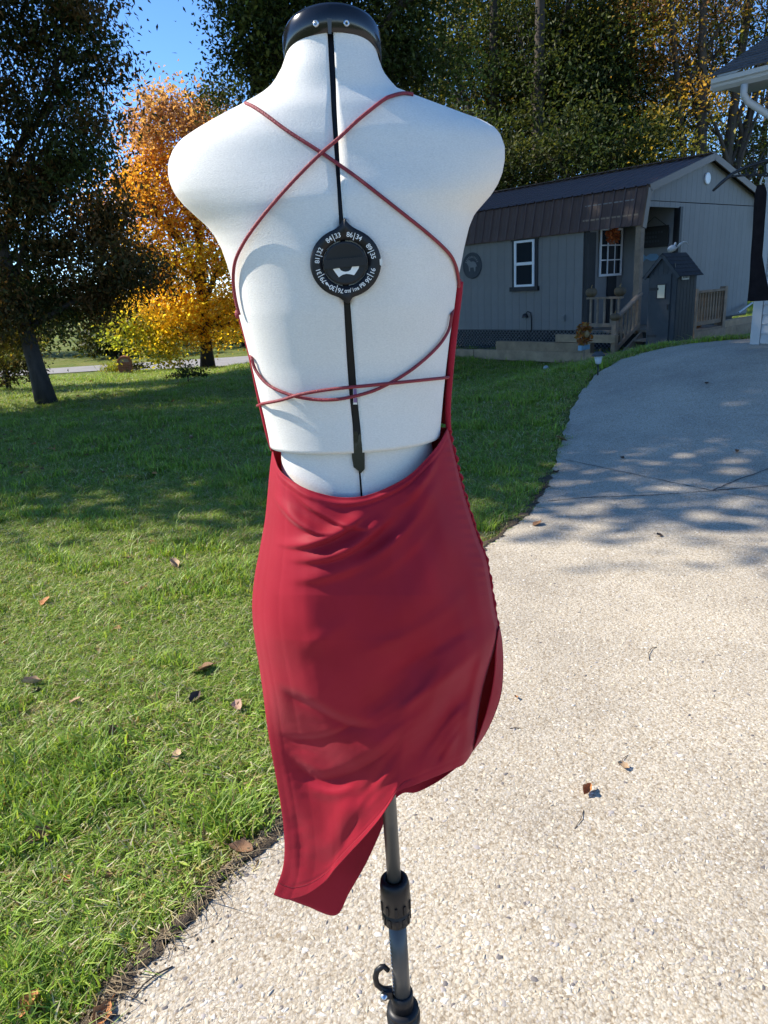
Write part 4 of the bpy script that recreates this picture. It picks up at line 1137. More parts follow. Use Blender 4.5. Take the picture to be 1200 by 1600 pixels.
# bush at the left edge
b = ground_hit(15, 612); Yb = b.y
tree('yellowing_bush', b, 2.2, .08, [B(5, 560, Yb, .75, 12, 'olive'), B(30, 580, Yb, .45, 7, 'bronze'), B(15, 510, Yb + .3, .7, 10, 'olive'), B(-30, 540, Yb, .9, 10, 'dark'), B(30, 530, Yb + .3, .4, 5, 'lime'), B(0, 600, Yb, .5, 7, 'bronze')], 90, .12, 'yellowing bush on the lawn at the left picture edge', seed=51, csig=.28, limbs=5, cat='bush')
# clump of weeds on the lawn
b = ground_hit(295, 602); Yb = b.y
tree('weed_clump', b, .3, .02, [B(290, 594, Yb, .32, 8, 'dark'), B(312, 592, Yb, .22, 5, 'dark'), B(272, 598, Yb, .2, 4, 'dark')], 60, .10, 'low dark weed clump on the lawn before the golden tree', seed=52, csig=.12, limbs=3, cat='weeds')
# trees left of the picture: their shade lies across the lawn, the drive and the cabin
def side_tree(x, y, h, crown, label, seed, r=.3, lpc=110, nc=170, ls=.23):
    g = random.Random(seed); blobs = []
    (rx, ry, z0, z1) = crown
    for k in range(9):
        t = k / 8; z = z0 + (z1 - z0) * t; s = math.sin(math.pi * (.18 + .72 * t)) ** .7
        for j in range(3):
            a = g.random() * 6.28; blobs.append((Vector((x + math.cos(a) * rx * .5 * s, y + math.sin(a) * ry * .5 * s, z)), (rx * .55 * s, ry * .55 * s, (z1 - z0) * .12), nc // 27, g.choice(['dark', 'mid', 'bronze', 'olive'])))
    tree('shade_tree', Vector((x, y, 0)), h, r, blobs, lpc, ls, label, 'trees standing left of the picture', seed=seed, csig=.5, limbs=9)
SHADE = [(-8.8, 12.8, 17, (3.6, 3.4, 8, 17.5), 'slim tall shade tree standing between the broad ones left of the picture', 66, 360),
         (-7.2, 8.7, 15, (3.8, 3.2, 5.2, 15), 'spreading shade tree standing left of the picture nearest the driveway', 67, 260),
         (-10.8, 10.1, 11.5, (4.0, 3.5, 3.4, 11.5), 'broad shade tree standing left of the lawn', 61, 380),
         (-13.6, 13.3, 13, (4.4, 3.4, 4, 13), 'broad shade tree standing left of the leaning tree', 62, 300),
         (-11.0, 18.4, 19, (4.6, 4.4, 8.6, 19.5), 'tall shade tree shading the cabin porch', 65, 300),
         (-15.5, 20.5, 19, (4.8, 4.8, 8, 19.5), 'tallest shade tree standing far to the left', 63, 300)]
for x_, y_, h_, cr_, lb_, sd_, nc_ in SHADE: side_tree(x_, y_, h_, cr_, lb_, sd_, nc=nc_)

# ------------------------------------------------------------------ brick mailbox and shrub
b = ground_hit(198, 586); b.z = gz(b.x, b.y)
mbx = empty('brick_mailbox', b, .25, 'arched red brick mailbox pillar by the road', 'mailbox')
k = b.y / 1130.0
Wm, Hm, Dm = 21 * k, 30 * k, 18 * k
core = MB(); core.box2((-Wm / 2 + .02, -Dm / 2 + .02, -.1), (Wm / 2 - .02, Dm / 2 - .02, Hm * .68))
arch = [(-Wm / 2 + .02, -Dm / 2 + .02, Hm * .68)] + [(-math.cos(a) * (Wm / 2 - .02), -Dm / 2 + .02, Hm * .68 + math.sin(a) * Hm * .30) for a in np.linspace(.15, math.pi - .15, 10)] + [(Wm / 2 - .02, -Dm / 2 + .02, Hm * .68)]
core.prism(arch, (0, Dm - .04, 0)); core.build('core', M['mortar'], mbx)
bh, bl = Hm * .68 / 9, Wm / 3.0
bm1 = MB().box((0, 0, 0), (bl - .012, Dm, bh - .012)).mesh('brick'); bm2 = MB().box((0, 0, 0), (bl / 2 - .012, Dm, bh - .012)).mesh('brick')
for r_ in range(9):
    z = bh * (r_ + .5)
    if r_ % 2 == 0:
        for c in range(3): link('brick', bm1, M['brick'], mbx, (-Wm / 2 + bl * (c + .5), 0, z))
    else:
        link('brick', bm2, M['brick'], mbx, (-Wm / 2 + bl * .25, 0, z)); link('brick', bm2, M['brick'], mbx, (Wm / 2 - bl * .25, 0, z))
        for c in range(2): link('brick', bm1, M['brick'], mbx, (-Wm / 2 + bl * (c + 1.0), 0, z))
for a in np.linspace(.16, math.pi - .16, 11):
    rot = Matrix.Rotation(-(math.pi / 2 - a) * -1 - math.pi, 3, 'Y')
    o = MB().box((0, 0, 0), (.10 * Wm, Dm, .16 * Wm), Matrix.Rotation(a - math.pi / 2, 3, 'Y')).build('brick', M['brick'], mbx)
    o.location = (-math.cos(a) * (Wm / 2 - .07 * Wm), 0, Hm * .68 + math.sin(a) * (Hm * .30 - .05 * Hm))
sb_ = ground_hit(181, 587); Yb = sb_.y
tree('ornamental_grass', sb_, .5, .02, [B(181, 580, Yb, .38, 10, 'lime'), B(177, 583, Yb, .3, 6, 'lime'), B(187, 582, Yb, .3, 6, 'olive')], 60, .2, 'yellow green ornamental grass beside the brick mailbox', seed=53, csig=.2, limbs=3, aspect=.15, cat='plant', droop=-1)
sb_ = ground_hit(214, 584); Yb = sb_.y
tree('dark_shrub', sb_, .4, .02, [B(212, 579, Yb, .3, 6, 'dark'), B(217, 581, Yb, .25, 5, 'dark')], 60, .14, 'small dark shrub right of the brick mailbox', seed=54, csig=.18, limbs=3, cat='shrub')
# ================================================================== dress form
YC = 0.95
def sil(pts):
    P = [at(x, y, YC) for x, y in pts]
    P.sort(key=lambda p: p.z)
    return np.array([p.z for p in P]), np.array([p.x for p in P])
LEFT_PX = [(448, 80), (449, 92), (440, 115), (428, 133), (408, 146), (381, 161), (352, 176), (330, 188), (305, 203), (285, 217), (273, 232), (266, 250), (265, 268), (268, 285), (276, 304), (290, 322), (308, 339), (325, 354), (338, 370), (349, 390), (358, 415), (365, 440), (370, 465),
           (377, 497), (392, 556), (406, 616), (414, 648), (421, 681), (424, 700)]
RIGHT_PX = [(591, 80), (591, 94), (600, 117), (620, 137), (647, 148), (682, 161), (722, 176), (752, 187), (770, 197), (780, 208), (787, 228), (787, 250), (783, 272), (776, 290), (766, 306), (753, 321), (740, 336), (732, 355), (727, 375), (723, 392), (719, 415), (714, 437), (708, 486),
            (702, 525), (697, 567), (692, 616), (688, 661), (686, 690)]
ZL, XLs = sil(LEFT_PX); ZR, XRs = sil(RIGHT_PX)
SLOT_PX = [(519, 60), (522, 110), (525, 170), (530, 240), (535, 310), (540, 380), (546, 470), (550, 540), (554, 600), (559, 650), (562, 700), (566, 750)]
ZS, XS_ = sil(SLOT_PX)
SW = sil([(8, 60), (8, 110), (7, 170), (6, 240), (5, 310), (6, 360), (10, 470), (12, 560), (11, 640), (13, 690)])
def pz(px, py): return at(px, py, YC).z
_sw = sorted([(pz(530, y), w * .85e-3) for w, y in [(7.5, 60), (8, 110), (7, 170), (6, 240), (5, 310), (6, 360), (9, 470), (11, 560), (11, 640), (13, 690)]])
def slot_w(z): return np.interp(z, [a for a, _ in _sw], [b for _, b in _sw])
_b = sorted([(pz(530, y), b) for y, b in [(40, .050), (95, .052), (130, .062), (160, .074), (200, .084), (250, .093), (320, .104), (400, .108), (480, .103), (560, .092), (640, .086), (700, .086), (780, .094)]])
def back_b(z): return np.interp(z, [a for a, _ in _b], [b for _, b in _b])
_f = sorted([(pz(530, y), b) for y, b in [(40, .050), (95, .054), (150, .066), (220, .082), (320, .105), (430, .125), (520, .110), (640, .085), (780, .085)]])
def front_b(z): return np.interp(z, [a for a, _ in _f], [b for _, b in _f])
def halfs(z):
    return np.interp(z, ZS, XS_), np.interp(z, ZL, XLs), np.interp(z, ZR, XRs)
Z_NECK = at(520, 62, YC).z; Z_SH = at(525, 128, YC).z
_dz = [at(525, y, YC).z for y in (330, 225, 140, 118)]
def drop(z): return .21 * float(sstep(_dz[0], _dz[1], z)) * (1 - float(sstep(_dz[2], _dz[3], z)))
def neck_tilt(z): return math.tan(R(17)) * float(sstep(Z_SH, Z_NECK, z))
NEXP = 2.25
def torso_pt(th, z, off=0.0, front=False):
    """th in [-90,90] deg from the centre back; off pushes outwards"""
    xc, xl, xr = halfs(z)
    s, c = math.sin(th), math.cos(th)
    a = (xc - xl if s < 0 else xr - xc) + off
    b = (front_b(z) if front else back_b(z)) + off
    e = 2.0 / NEXP
    x = xc + math.copysign(abs(s) ** e, s) * a
    dy = abs(c) ** e * b
    y = YC + dy if front else YC - dy
    return Vector((x, y, z - neck_tilt(z) * (y - YC) - drop(z) * abs(y - YC)))
def back_hit(px, py, off=0.0, shape=None):
    d = ray(px, py)
    Y = YC - .09
    for _ in range(25):
        p = CAMP + d * Y
        z = p.z
        for _k in range(3): z = p.z + (drop(z) - neck_tilt(z)) * (YC - Y)
        xc, xl, xr = halfs(z)
        a = (xc - xl if p.x < xc else xr - xc) + off
        q = min(1.0, abs(p.x - xc) / a)
        yb = YC - (back_b(z) + off) * (1 - q ** NEXP) ** (1 / NEXP)
        Y = .5 * Y + .5 * yb
    return CAMP + d * Y

def knit_mat():
    m, N, L, P, O = new_mat('white_knit')
    tc = N.new('ShaderNodeTexCoord')
    nz = N.new('ShaderNodeTexNoise'); nz.inputs['Scale'].default_value = 9; nz.inputs['Detail'].default_value = 6
    L.new(tc.outputs['Object'], nz.inputs['Vector'])
    cr = N.new('ShaderNodeValToRGB'); e = cr.color_ramp.elements
    e[0].color = (.65, .62, .565, 1); e[1].color = (.715, .685, .63, 1); e[0].position = .3; e[1].position = .7
    L.new(nz.outputs[0], cr.inputs[0])
    gm = N.new('ShaderNodeMapping'); gm.inputs['Scale'].default_value = (420, 420, 900); L.new(tc.outputs['Object'], gm.inputs[0])
    gn_ = N.new('ShaderNodeTexNoise'); gn_.inputs['Scale'].default_value = 1.0; gn_.inputs['Detail'].default_value = 2; L.new(gm.outputs[0], gn_.inputs['Vector'])
    gr = N.new('ShaderNodeMapRange'); gr.inputs['From Min'].default_value = .3; gr.inputs['From Max'].default_value = .7; gr.inputs['To Min'].default_value = .92; gr.inputs['To Max'].default_value = 1.05
    L.new(gn_.outputs[0], gr.inputs[0])
    gx_ = N.new('ShaderNodeMixRGB'); gx_.blend_type = 'MULTIPLY'; gx_.inputs[0].default_value = 1; L.new(cr.outputs[0], gx_.inputs[1]); L.new(gr.outputs[0], gx_.inputs[2])
    L.new(gx_.outputs[0], P.inputs['Base Color'])
    P.inputs['Roughness'].default_value = .75; P.inputs['Sheen Weight'].default_value = .2; P.inputs['Specular IOR Level'].default_value = .25
    mp = N.new('ShaderNodeMapping'); mp.inputs['Scale'].default_value = (240, 240, 520)
    L.new(tc.outputs['Object'], mp.inputs[0])
    n2 = N.new('ShaderNodeTexNoise'); n2.inputs['Scale'].default_value = 2.4; n2.inputs['Detail'].default_value = 2
    L.new(mp.outputs[0], n2.inputs['Vector'])
    wv = N.new('ShaderNodeTexWave'); wv.wave_type = 'BANDS'; wv.bands_direction = 'Z'; wv.inputs['Scale'].default_value = 300; wv.inputs['Distortion'].default_value = 1.5; wv.inputs['Detail'].default_value = 2
    L.new(tc.outputs['Object'], wv.inputs['Vector'])
    ad = N.new('ShaderNodeMath'); ad.operation = 'ADD'; ad.inputs[0].default_value = 0; L.new(n2.outputs[0], ad.inputs[1])
    bp = N.new('ShaderNodeBump'); bp.inputs['Strength'].default_value = .6; bp.inputs['Distance'].default_value = .0008
    L.new(ad.outputs[0], bp.inputs['Height']); L.new(bp.outputs[0], P.inputs['Normal'])
    return m
M['knit'] = knit_mat()
M['gloss_black'] = mat('gloss_black_plastic', (.008, .009, .012), .16, .2, 8, spec=.5)
M['satin_black'] = mat('satin_black_plastic', (.010, .010, .012), .42, .25, 12, spec=.3)
M['pole'] = mat('grey_painted_steel', (.06, .06, .057), .36, .12, 4, spec=.6)
M['steel'] = mat('steel_screw', (.5, .52, .55), .3, .1, 30, metal=1)
M['letter'] = mat('white_print', (.75, .75, .72), .6, .05, 40)
M['purple'] = mat('purple_print', (.26, .16, .34), .5, .3, 60)
form = empty('dress_form', (at(610, 1300, YC).x, YC, gz(0, YC) + DR_LIFT), 0, 'white adjustable dress form on a black pole', 'dress form')
FO = form.location.copy()
def build_form(mb, name, m, parent=form, smooth=True, solid=0.0):
    o_par = parent
    mb.v = [tuple(Vector(p) - FO) for p in mb.v]
    o = mb.build(name, M[m], o_par, smooth)
    if solid:
        s = o.modifiers.new('thickness', 'SOLIDIFY'); s.thickness = solid; s.offset = -1
    return o
Z_TOP = at(520, 64, YC).z
Z_BOD = at(555, 686, YC).z
def zrows(z0, z1, n): return [z0 + (z1 - z0) * k / (n - 1) for k in range(n)]
def back_panel(side):
    rows = []
    for z in zrows(Z_BOD, Z_TOP, 110):
        xc, xl, xr = halfs(z)
        w = slot_w(z) / 2
        a = (xc - xl) if side < 0 else (xr - xc)
        t0 = math.asin(min(1, (w / a) ** (NEXP / 2)))
        t1 = R(86)
        dz = (.004 if side > 0 else 0) * float(sstep(Z_BOD + .02, Z_BOD, z))
        rows.append([torso_pt(side * (t0 + (t1 - t0) * k / 40), z + 0 * dz) for k in range(41)])
    return build_form(MB().grid(rows), 'back_panel', 'knit', solid=.0045)
back_panel(-1); back_panel(1)
def front_panel(side):
    rows = []
    for z in zrows(Z_BOD, Z_TOP, 70):
        rows.append([torso_pt(side * (R(86) * k / 24 + R(2)), z, front=True) for k in range(25)])
    return build_form(MB().grid(rows), 'front_panel', 'knit', solid=.0045)
front_panel(-1); front_panel(1)
# black inner shell seen through the slots
rows = []
for z in zrows(Z_BOD + .012, Z_TOP - .004, 60):
    row = [torso_pt(R(-90 + 180 * k / 24), z, -.009) for k in range(25)] + [torso_pt(R(90 - 180 * k / 24), z, -.009, True) for k in range(1, 25)]
    rows.append(row)
build_form(MB().grid(rows), 'inner_shell', 'satin_black')
# hip section: narrower, slides under the upper panels
HIPL = [(436, 640), (440, 693), (441, 735), (430, 790), (418, 860), (412, 930), (414, 1000), (430, 1080), (450, 1130)]
HIPR = [(676, 640), (674, 681), (676, 712), (700, 780), (730, 860), (748, 930), (752, 1000), (735, 1080), (715, 1120)]
HZL, HXL = sil(HIPL); HZR, HXR = sil(HIPR)
_hb = sorted([(pz(560, y), b) for y, b in [(640, .072), (700, .076), (780, .080), (860, .084), (940, .080), (1020, .066), (1130, .050)]])
def hip_pt(th, z, off=0.0, front=False):
    xc = np.interp(z, ZS, XS_); xl = np.interp(z, HZL, HXL); xr = np.interp(z, HZR, HXR)
    s, c = math.sin(th), math.cos(th); e = 2 / 2.3
    a = (xc - xl if s < 0 else xr - xc) + off; b = np.interp(z, [q for q, _ in _hb], [q for _, q in _hb]) + off
    return Vector((xc + math.copysign(abs(s) ** e, s) * a, YC + (1 if front else -1) * abs(c) ** e * b, z))
def hip_hit(px, py, off=0.0):
    d = ray(px, py); Y = YC - .08
    for _ in range(25):
        p = CAMP + d * Y; z = p.z
        xc = np.interp(z, ZS, XS_); xl = np.interp(z, HZL, HXL); xr = np.interp(z, HZR, HXR)
        a = xc - xl if p.x < xc else xr - xc
        q = min(1, abs(p.x - xc) / a)
        Y = .5 * Y + .5 * (YC - (np.interp(z, [g for g, _ in _hb], [g for _, g in _hb]) + off) * (1 - q ** 2.3) ** (1 / 2.3))
    return CAMP + d * Y
zh0, zh1 = at(580, 1010, YC).z, at(555, 645, YC).z
for side in (-1, 1):
    rows = [[hip_pt(side * R(.35 + 84 * k / 32), z) for k in range(33)] for z in zrows(zh0, zh1, 50)]
    build_form(MB().grid(rows), 'hip_panel', 'knit', solid=.004)
    rows = [[hip_pt(side * R(.5 + 84 * k / 20), z, front=True) for k in range(21)] for z in zrows(zh0, zh1, 40)]
    build_form(MB().grid(rows), 'front_hip_panel', 'knit', solid=.004)
rows = []
for z in zrows(zh0 + .01, zh1 + .01, 30):
    rows.append([hip_pt(R(-90 + 180 * k / 24), z, -.008) for k in range(25)] + [hip_pt(R(90 - 180 * k / 24), z, -.008, True) for k in range(1, 25)])
build_form(MB().grid(rows), 'inner_hip_shell', 'satin_black')
# black tongue below the slot
tong = [(553, 640), (553, 690), (549, 693), (550, 715), (552.5, 730), (564, 739), (570, 733), (569.5, 695), (566, 683), (562, 660), (560, 640)]
def drape(poly, hit, off, h):
    c = sum((Vector((p[0], p[1], 0)) for p in poly), Vector()) / len(poly)
    mb = MB(); n = len(poly)
    top = [hit(x, y, off + h) for x, y in poly]; bot = [hit(x, y, off) for x, y in poly]
    ctr = hit(c.x, c.y, off + h)
    mb.add(top + bot + [ctr], [(i, (i + 1) % n, 2 * n) for i in range(n)] + [(i, n + i, n + (i + 1) % n, (i + 1) % n) for i in range(n)])
    return mb
build_form(drape(tong, hip_hit, .0005, .003), 'slot_tongue', 'gloss_black', smooth=False)
st = drape([(551.5, 606), (558.5, 606), (558.5, 632), (552, 632)], lambda x, y, o: back_hit(x, y, o - .006), 0, .003)
build_form(st, 'size_sticker', 'letter', smooth=False)
build_form(drape([(552.2, 608), (558.2, 608), (558.2, 618), (552.4, 617)], lambda x, y, o: back_hit(x, y, o - .006), .0032, .0006), 'sticker_print', 'purple', smooth=False)
build_form(drape([(552.4, 622), (558.2, 622), (558.2, 629), (552.4, 629)], lambda x, y, o: back_hit(x, y, o - .006), .0032, .0006), 'sticker_print', 'purple', smooth=False)
# neck collar: glossy black band with a domed cap, tilted with the neck
rows = []
cz = at(520, 72, YC).z
prof = [(.0018, -.018), (.0035, -.017), (.004, -.004), (.0035, .006), (.0010, .0105), (-.006, .0130), (-.024, .0145), (-.044, .0145)]
ncx, nxl, nxr = halfs(cz)
ctr = Vector(((nxl + nxr) / 2, YC, cz))
for off, dz in prof:
    row = []
    for k in range(73):
        a = 2 * math.pi * k / 72
        ax_ = (nxr - nxl) / 2 + off; by_ = (back_b(cz)) + off
        x_, y_ = math.sin(a) * ax_, -math.cos(a) * by_
        row.append(ctr + Vector((x_, y_, dz - math.tan(R(17)) * y_)))
    rows.append(row)
mbc = MB().grid(rows); mbc.f.append(tuple(len(mbc.v) - 73 + k for k in range(72)))
build_form(mbc, 'neck_collar', 'gloss_black')
for (px, py) in ((494, 37), (541, 36.5)):
    o_ = back_hit(px, py, .004)
    nrm = (o_ - Vector((ctr.x, YC, o_.z))).normalized()
    rotm = nrm.to_track_quat('Z', 'Y').to_matrix()
    c0 = ctr + Vector((o_.x - ctr.x, -(back_b(cz) + .0035) * math.sqrt(max(0, 1 - ((o_.x - ctr.x) / ((nxr - nxl) / 2)) ** 2)), 0)); 
    c0.z = at(px, py, c0.y).z; d_ = ray(px, py); c0 = CAMP + d_ * c0.y
    build_form(MB().lathe([(0, -.001), (.0036, -.001), (.0034, .0012), (.0018, .002), (.0014, .0006), (0, .0006)], c0, 16, rotm), 'collar_screw', 'steel')
# slot tab at the back of the collar
tb = [(511, 28), (518, 29), (518, 53), (513, 53)]
def collar_hit(px, py, off=0.0):
    y = YC - (back_b(cz) + .004 + off) * .985
    return CAMP + ray(px, py) * y
build_form(drape(tb, collar_hit, 0, .0015), 'collar_tab', 'pole', smooth=False)
# dial -------------------------------------------------------------
DC = (540, 410.5)
do = back_hit(*DC, .002)
nn = (back_hit(540, 380) - back_hit(540, 440)); tang = nn.normalized()
dn = Vector((1, 0, 0)).cross(tang); dn = -dn if dn.y > 0 else dn
dn.normalize()
def dial_pt(px, py, h): return plane_hit(px, py, do + dn * h, dn)
out = []
for k in range(64):
    a = 2 * math.pi * k / 64
    out.append((DC[0] + 55.5 * math.sin(a), DC[1] - 54.5 * math.cos(a)))
def teardrop():
    pts = []
    for k in range(97):
        a = 2 * math.pi * k / 96                       # from the top, clockwise
        x = 55.5 * math.sin(a); y = -54.5 * math.cos(a)
        up = math.exp(-(min(a, 2 * math.pi - a) / .20) ** 2); dn_ = math.exp(-((a - math.pi) / .13) ** 2)
        up2 = math.exp(-(min(a, 2 * math.pi - a) / .055) ** 2)
        pts.append((DC[0] + x - 2 * up + 4 * dn_, DC[1] + y - 9 * up - 7 * up2 + 10 * dn_))
    return pts
td = teardrop()[:-1]
mb = MB(); n = len(td)
ri = [(DC[0] - .5 + 35.5 * math.sin(2 * math.pi * k / n), DC[1] + .5 - 36 * math.cos(2 * math.pi * k / n)) for k in range(n)]
r1 = [dial_pt(x, y, -.010) for x, y in td]; r2 = [dial_pt(x, y, .0020) for x, y in td]
r3 = [dial_pt(DC[0] + (x - DC[0]) * .965, DC[1] + (y - DC[1]) * .965, .0034) for x, y in td]
r4 = [dial_pt(x, y, .0036) for x, y in ri]; r5 = [dial_pt(x, y, -.002) for x, y in ri]
mb.grid([r + [r[0]] for r in (r1, r2, r3, r4, r5)])
dial = build_form(mb, 'dial_plate', 'satin_black')
kn = MB()
kr = [[dial_pt(DC[0] - .5 + r * math.sin(2 * math.pi * k / 64), DC[1] + .5 - r * math.cos(2 * math.pi * k / 64), h) for k in range(65)] for r, h in ((34, -.002), (34, .0040), (33, .0047), (30, .0044), (0.3, .0040))]
knob = build_form(kn.grid(kr), 'dial_knob', 'satin_black', dial)
# grip bar across the knob and a pale arrow window
kb = [(506, 407), (572, 400.5), (573, 414), (507, 421)]
build_form(MB().prism([dial_pt(x, y, .0042) for x, y in kb], dn * .0036), 'grip', 'satin_black', dial, False)
zs_ = lambda q: (470 + q[0] / 8.571, 330 + q[1] / 8.571)
ww = [zs_(q) for q in ((430, 775), (515, 757), (535, 790), (565, 805), (600, 811), (640, 803), (668, 785), (688, 742), (780, 735), (775, 765), (715, 856), (660, 843), (610, 838), (560, 850), (510, 884))]
cw_ = zs_((605, 830))
mbw = MB(); n = len(ww)
mbw.prism([dial_pt(x, y, .0046) for x, y in ww], dn * .0010)
build_form(mbw, 'pointer_window', 'letter', dial, False)
# printed scale
def dial_text(txt, ang, upright=False, rad=44, size=.0070):
    c = bpy.data.curves.new('lettering', 'FONT'); c.body = txt; c.align_x = 'CENTER'; c.align_y = 'CENTER'; c.size = size; c.extrude = .00015
    c.offset = .00005
    o = bpy.data.objects.new('lettering', c); col.objects.link(o); c.materials.append(M['letter'])
    a = R(ang)
    p = dial_pt(DC[0] + rad * math.cos(a), DC[1] - rad * math.sin(a), .0039)
    ex = (dial_pt(DC[0] + 10, DC[1], 0) - dial_pt(DC[0], DC[1], 0)).normalized()
    ey = dn.cross(ex)
    rt = a + math.pi / 2 if upright else a - math.pi / 2
    X = ex * math.cos(rt) + ey * math.sin(rt); Yv = dn.cross(X)
    o.matrix_world = Matrix(((X.x, Yv.x, dn.x, p.x - FO.x), (X.y, Yv.y, dn.y, p.y - FO.y), (X.z, Yv.z, dn.z, p.z - FO.z), (0, 0, 0, 1)))
    mw = o.matrix_world.copy()
    bpy.context.view_layer.update()
    me = bpy.data.meshes.new_from_object(o.evaluated_get(bpy.context.evaluated_depsgraph_get()))
    bpy.data.objects.remove(o); bpy.data.curves.remove(c)
    me.transform(mw); me.materials.clear(); me.materials.append(M['letter'])
    return link('lettering', me, None, dial)
def arc_text(txt, ang, upright=False, rad=44, step=5.6):
    n = len(txt)
    for i, ch in enumerate(txt):
        k = (i - (n - 1) / 2) * step
        dial_text(ch, ang - k if not upright else ang + k, upright, rad, (.0072 if not upright else .0064) if ch != '|' else .0086)
for t_, a_ in (('84|33', 116), ('86|34', 72), ('89|35', 24), ('91|36', -27), ('76|30', -109), ('79|31', -152), ('81|32', 165)): arc_text(t_, a_, step=6.5 if t_ != '76|30' else 5.9)
arc_text('cm/ins', -77, True, step=5.2); arc_text('PB', -53, True, step=6.0)
ar = [zs_(q) for q in ((325, 960), (350, 948), (362, 965), (388, 1010), (380, 1014), (352, 982), (345, 992))]
build_form(MB().prism([dial_pt(x, y, .0036) for x, y in ar], dn * .0004), 'arrow', 'letter', dial, False)
bx_ = [(593, 405), (596.5, 403), (598, 409), (596.5, 416), (593.5, 414)]
build_form(MB().prism([dial_pt(x, y, .001) for x, y in bx_], dn * .003), 'pale_mark', 'bone', dial, False)  # small pale mark at the right rim of the dial
# slot strip: shiny black rail down the lower slot
rl = [(545.5, 468), (549.5, 540), (553.5, 606)]
# pole and fittings --------------------------------------------------
def ctr_px(px, py): return at(px, py, YC)
xp = ctr_px(613, 1330).x
def zp(px, py): return at(px, py, YC).z
def lat(prof, name, m, n=36, smooth=True): return build_form(MB().lathe(prof, (xp, YC, 0), n), name, m, form, smooth)
z_cl0, z_cl1 = zp(612, 1436), zp(609, 1372)
zA = zp(626, 1570)
lat([(.0118, z_cl1 - .02), (.0118, at(580, 1000, YC).z)], 'upper_tube', 'pole')
lat([(.0155, zA - .02), (.0155, z_cl0 + .004)], 'lower_tube', 'pole')
lat([(.0175, z_cl0 - .002), (.0235, z_cl0), (.0235, z_cl0 + .020), (.0215, z_cl0 + .022), (.0215, z_cl0 + .025), (.0248, z_cl0 + .027), (.0252, z_cl1 - .014), (.0235, z_cl1 - .004), (.020, z_cl1), (.0135, z_cl1), (.0135, z_cl1 - .01)], 'clamp_nut', 'satin_black')
for k in range(12):
    a = 2 * math.pi * k / 12
    build_form(MB().box((xp + .0238 * math.cos(a), YC + .0238 * math.sin(a), z_cl0 + .0105), (.0022, .0045, .017), Matrix.Rotation(a, 3, 'Z')), 'grip_rib', 'satin_black', smooth=False)
for k in range(10):
    a = 2 * math.pi * (k + .5) / 10
    build_form(MB().box((xp + .0254 * math.cos(a), YC + .0254 * math.sin(a), z_cl0 + .0375), (.0018, .005, .018), Matrix.Rotation(a, 3, 'Z')), 'grip_rib', 'satin_black', smooth=False)
tk = MB()
for k in range(22):
    a = R(205); z = z_cl0 - .035 - k * .0085
    tk.box((xp + .0157 * math.cos(a), YC + .0157 * math.sin(a), z), (.0008, .0035, .0012), Matrix.Rotation(a, 3, 'Z'))
build_form(tk, 'height_scale', 'letter', smooth=False)
lat([(.0158, zA - .004), (.0195, zA - .004), (.0198, zA + .030), (.0165, zA + .032)], 'sleeve', 'satin_black')
zH = zA - .006
lat([(.018, zH - .20), (.022, zH - .19), (.025, zH - .035), (.030, zH - .030), (.0305, zH - .014), (.027, zH - .012), (.0265, zH - .008), (.0285, zH - .006), (.0285, zH), (.0185, zH + .002)], 'hub', 'satin_black')
# hem hook
hk = [(600, 1510), (596, 1511), (589, 1517), (586.5, 1527), (589, 1538), (596, 1544), (603, 1546), (610, 1549)]
build_form(MB().tube([at(x, y, YC - .004) for x, y in [(606.5, 1516)] + hk], [.0045] * 2 + [.0052] * 7, 10), 'hook', 'satin_black')
build_form(MB().box(at(606, 1551, YC - .006), (.016, .014, .016)), 'hook_clamp', 'satin_black', smooth=False)
build_form(MB().lathe([(0, -.004), (.0062, -.004), (.0066, .004), (0, .006)], at(600, 1557, YC - .012), 18, Matrix.Rotation(math.pi / 2, 3, 'X')), 'clamp_bolt', 'steel')
# tripod legs under the hub (below the picture)
for a in (R(-90), R(28), R(152)):
    build_form(MB().tube([(xp, YC, zH - .17), (xp + .12 * math.cos(a), YC + .12 * math.sin(a), zH - .21), (xp + .24 * math.cos(a), YC + .24 * math.sin(a), gz(0, YC) + DR_LIFT + .011)], .0105, 10), 'leg', 'satin_black')

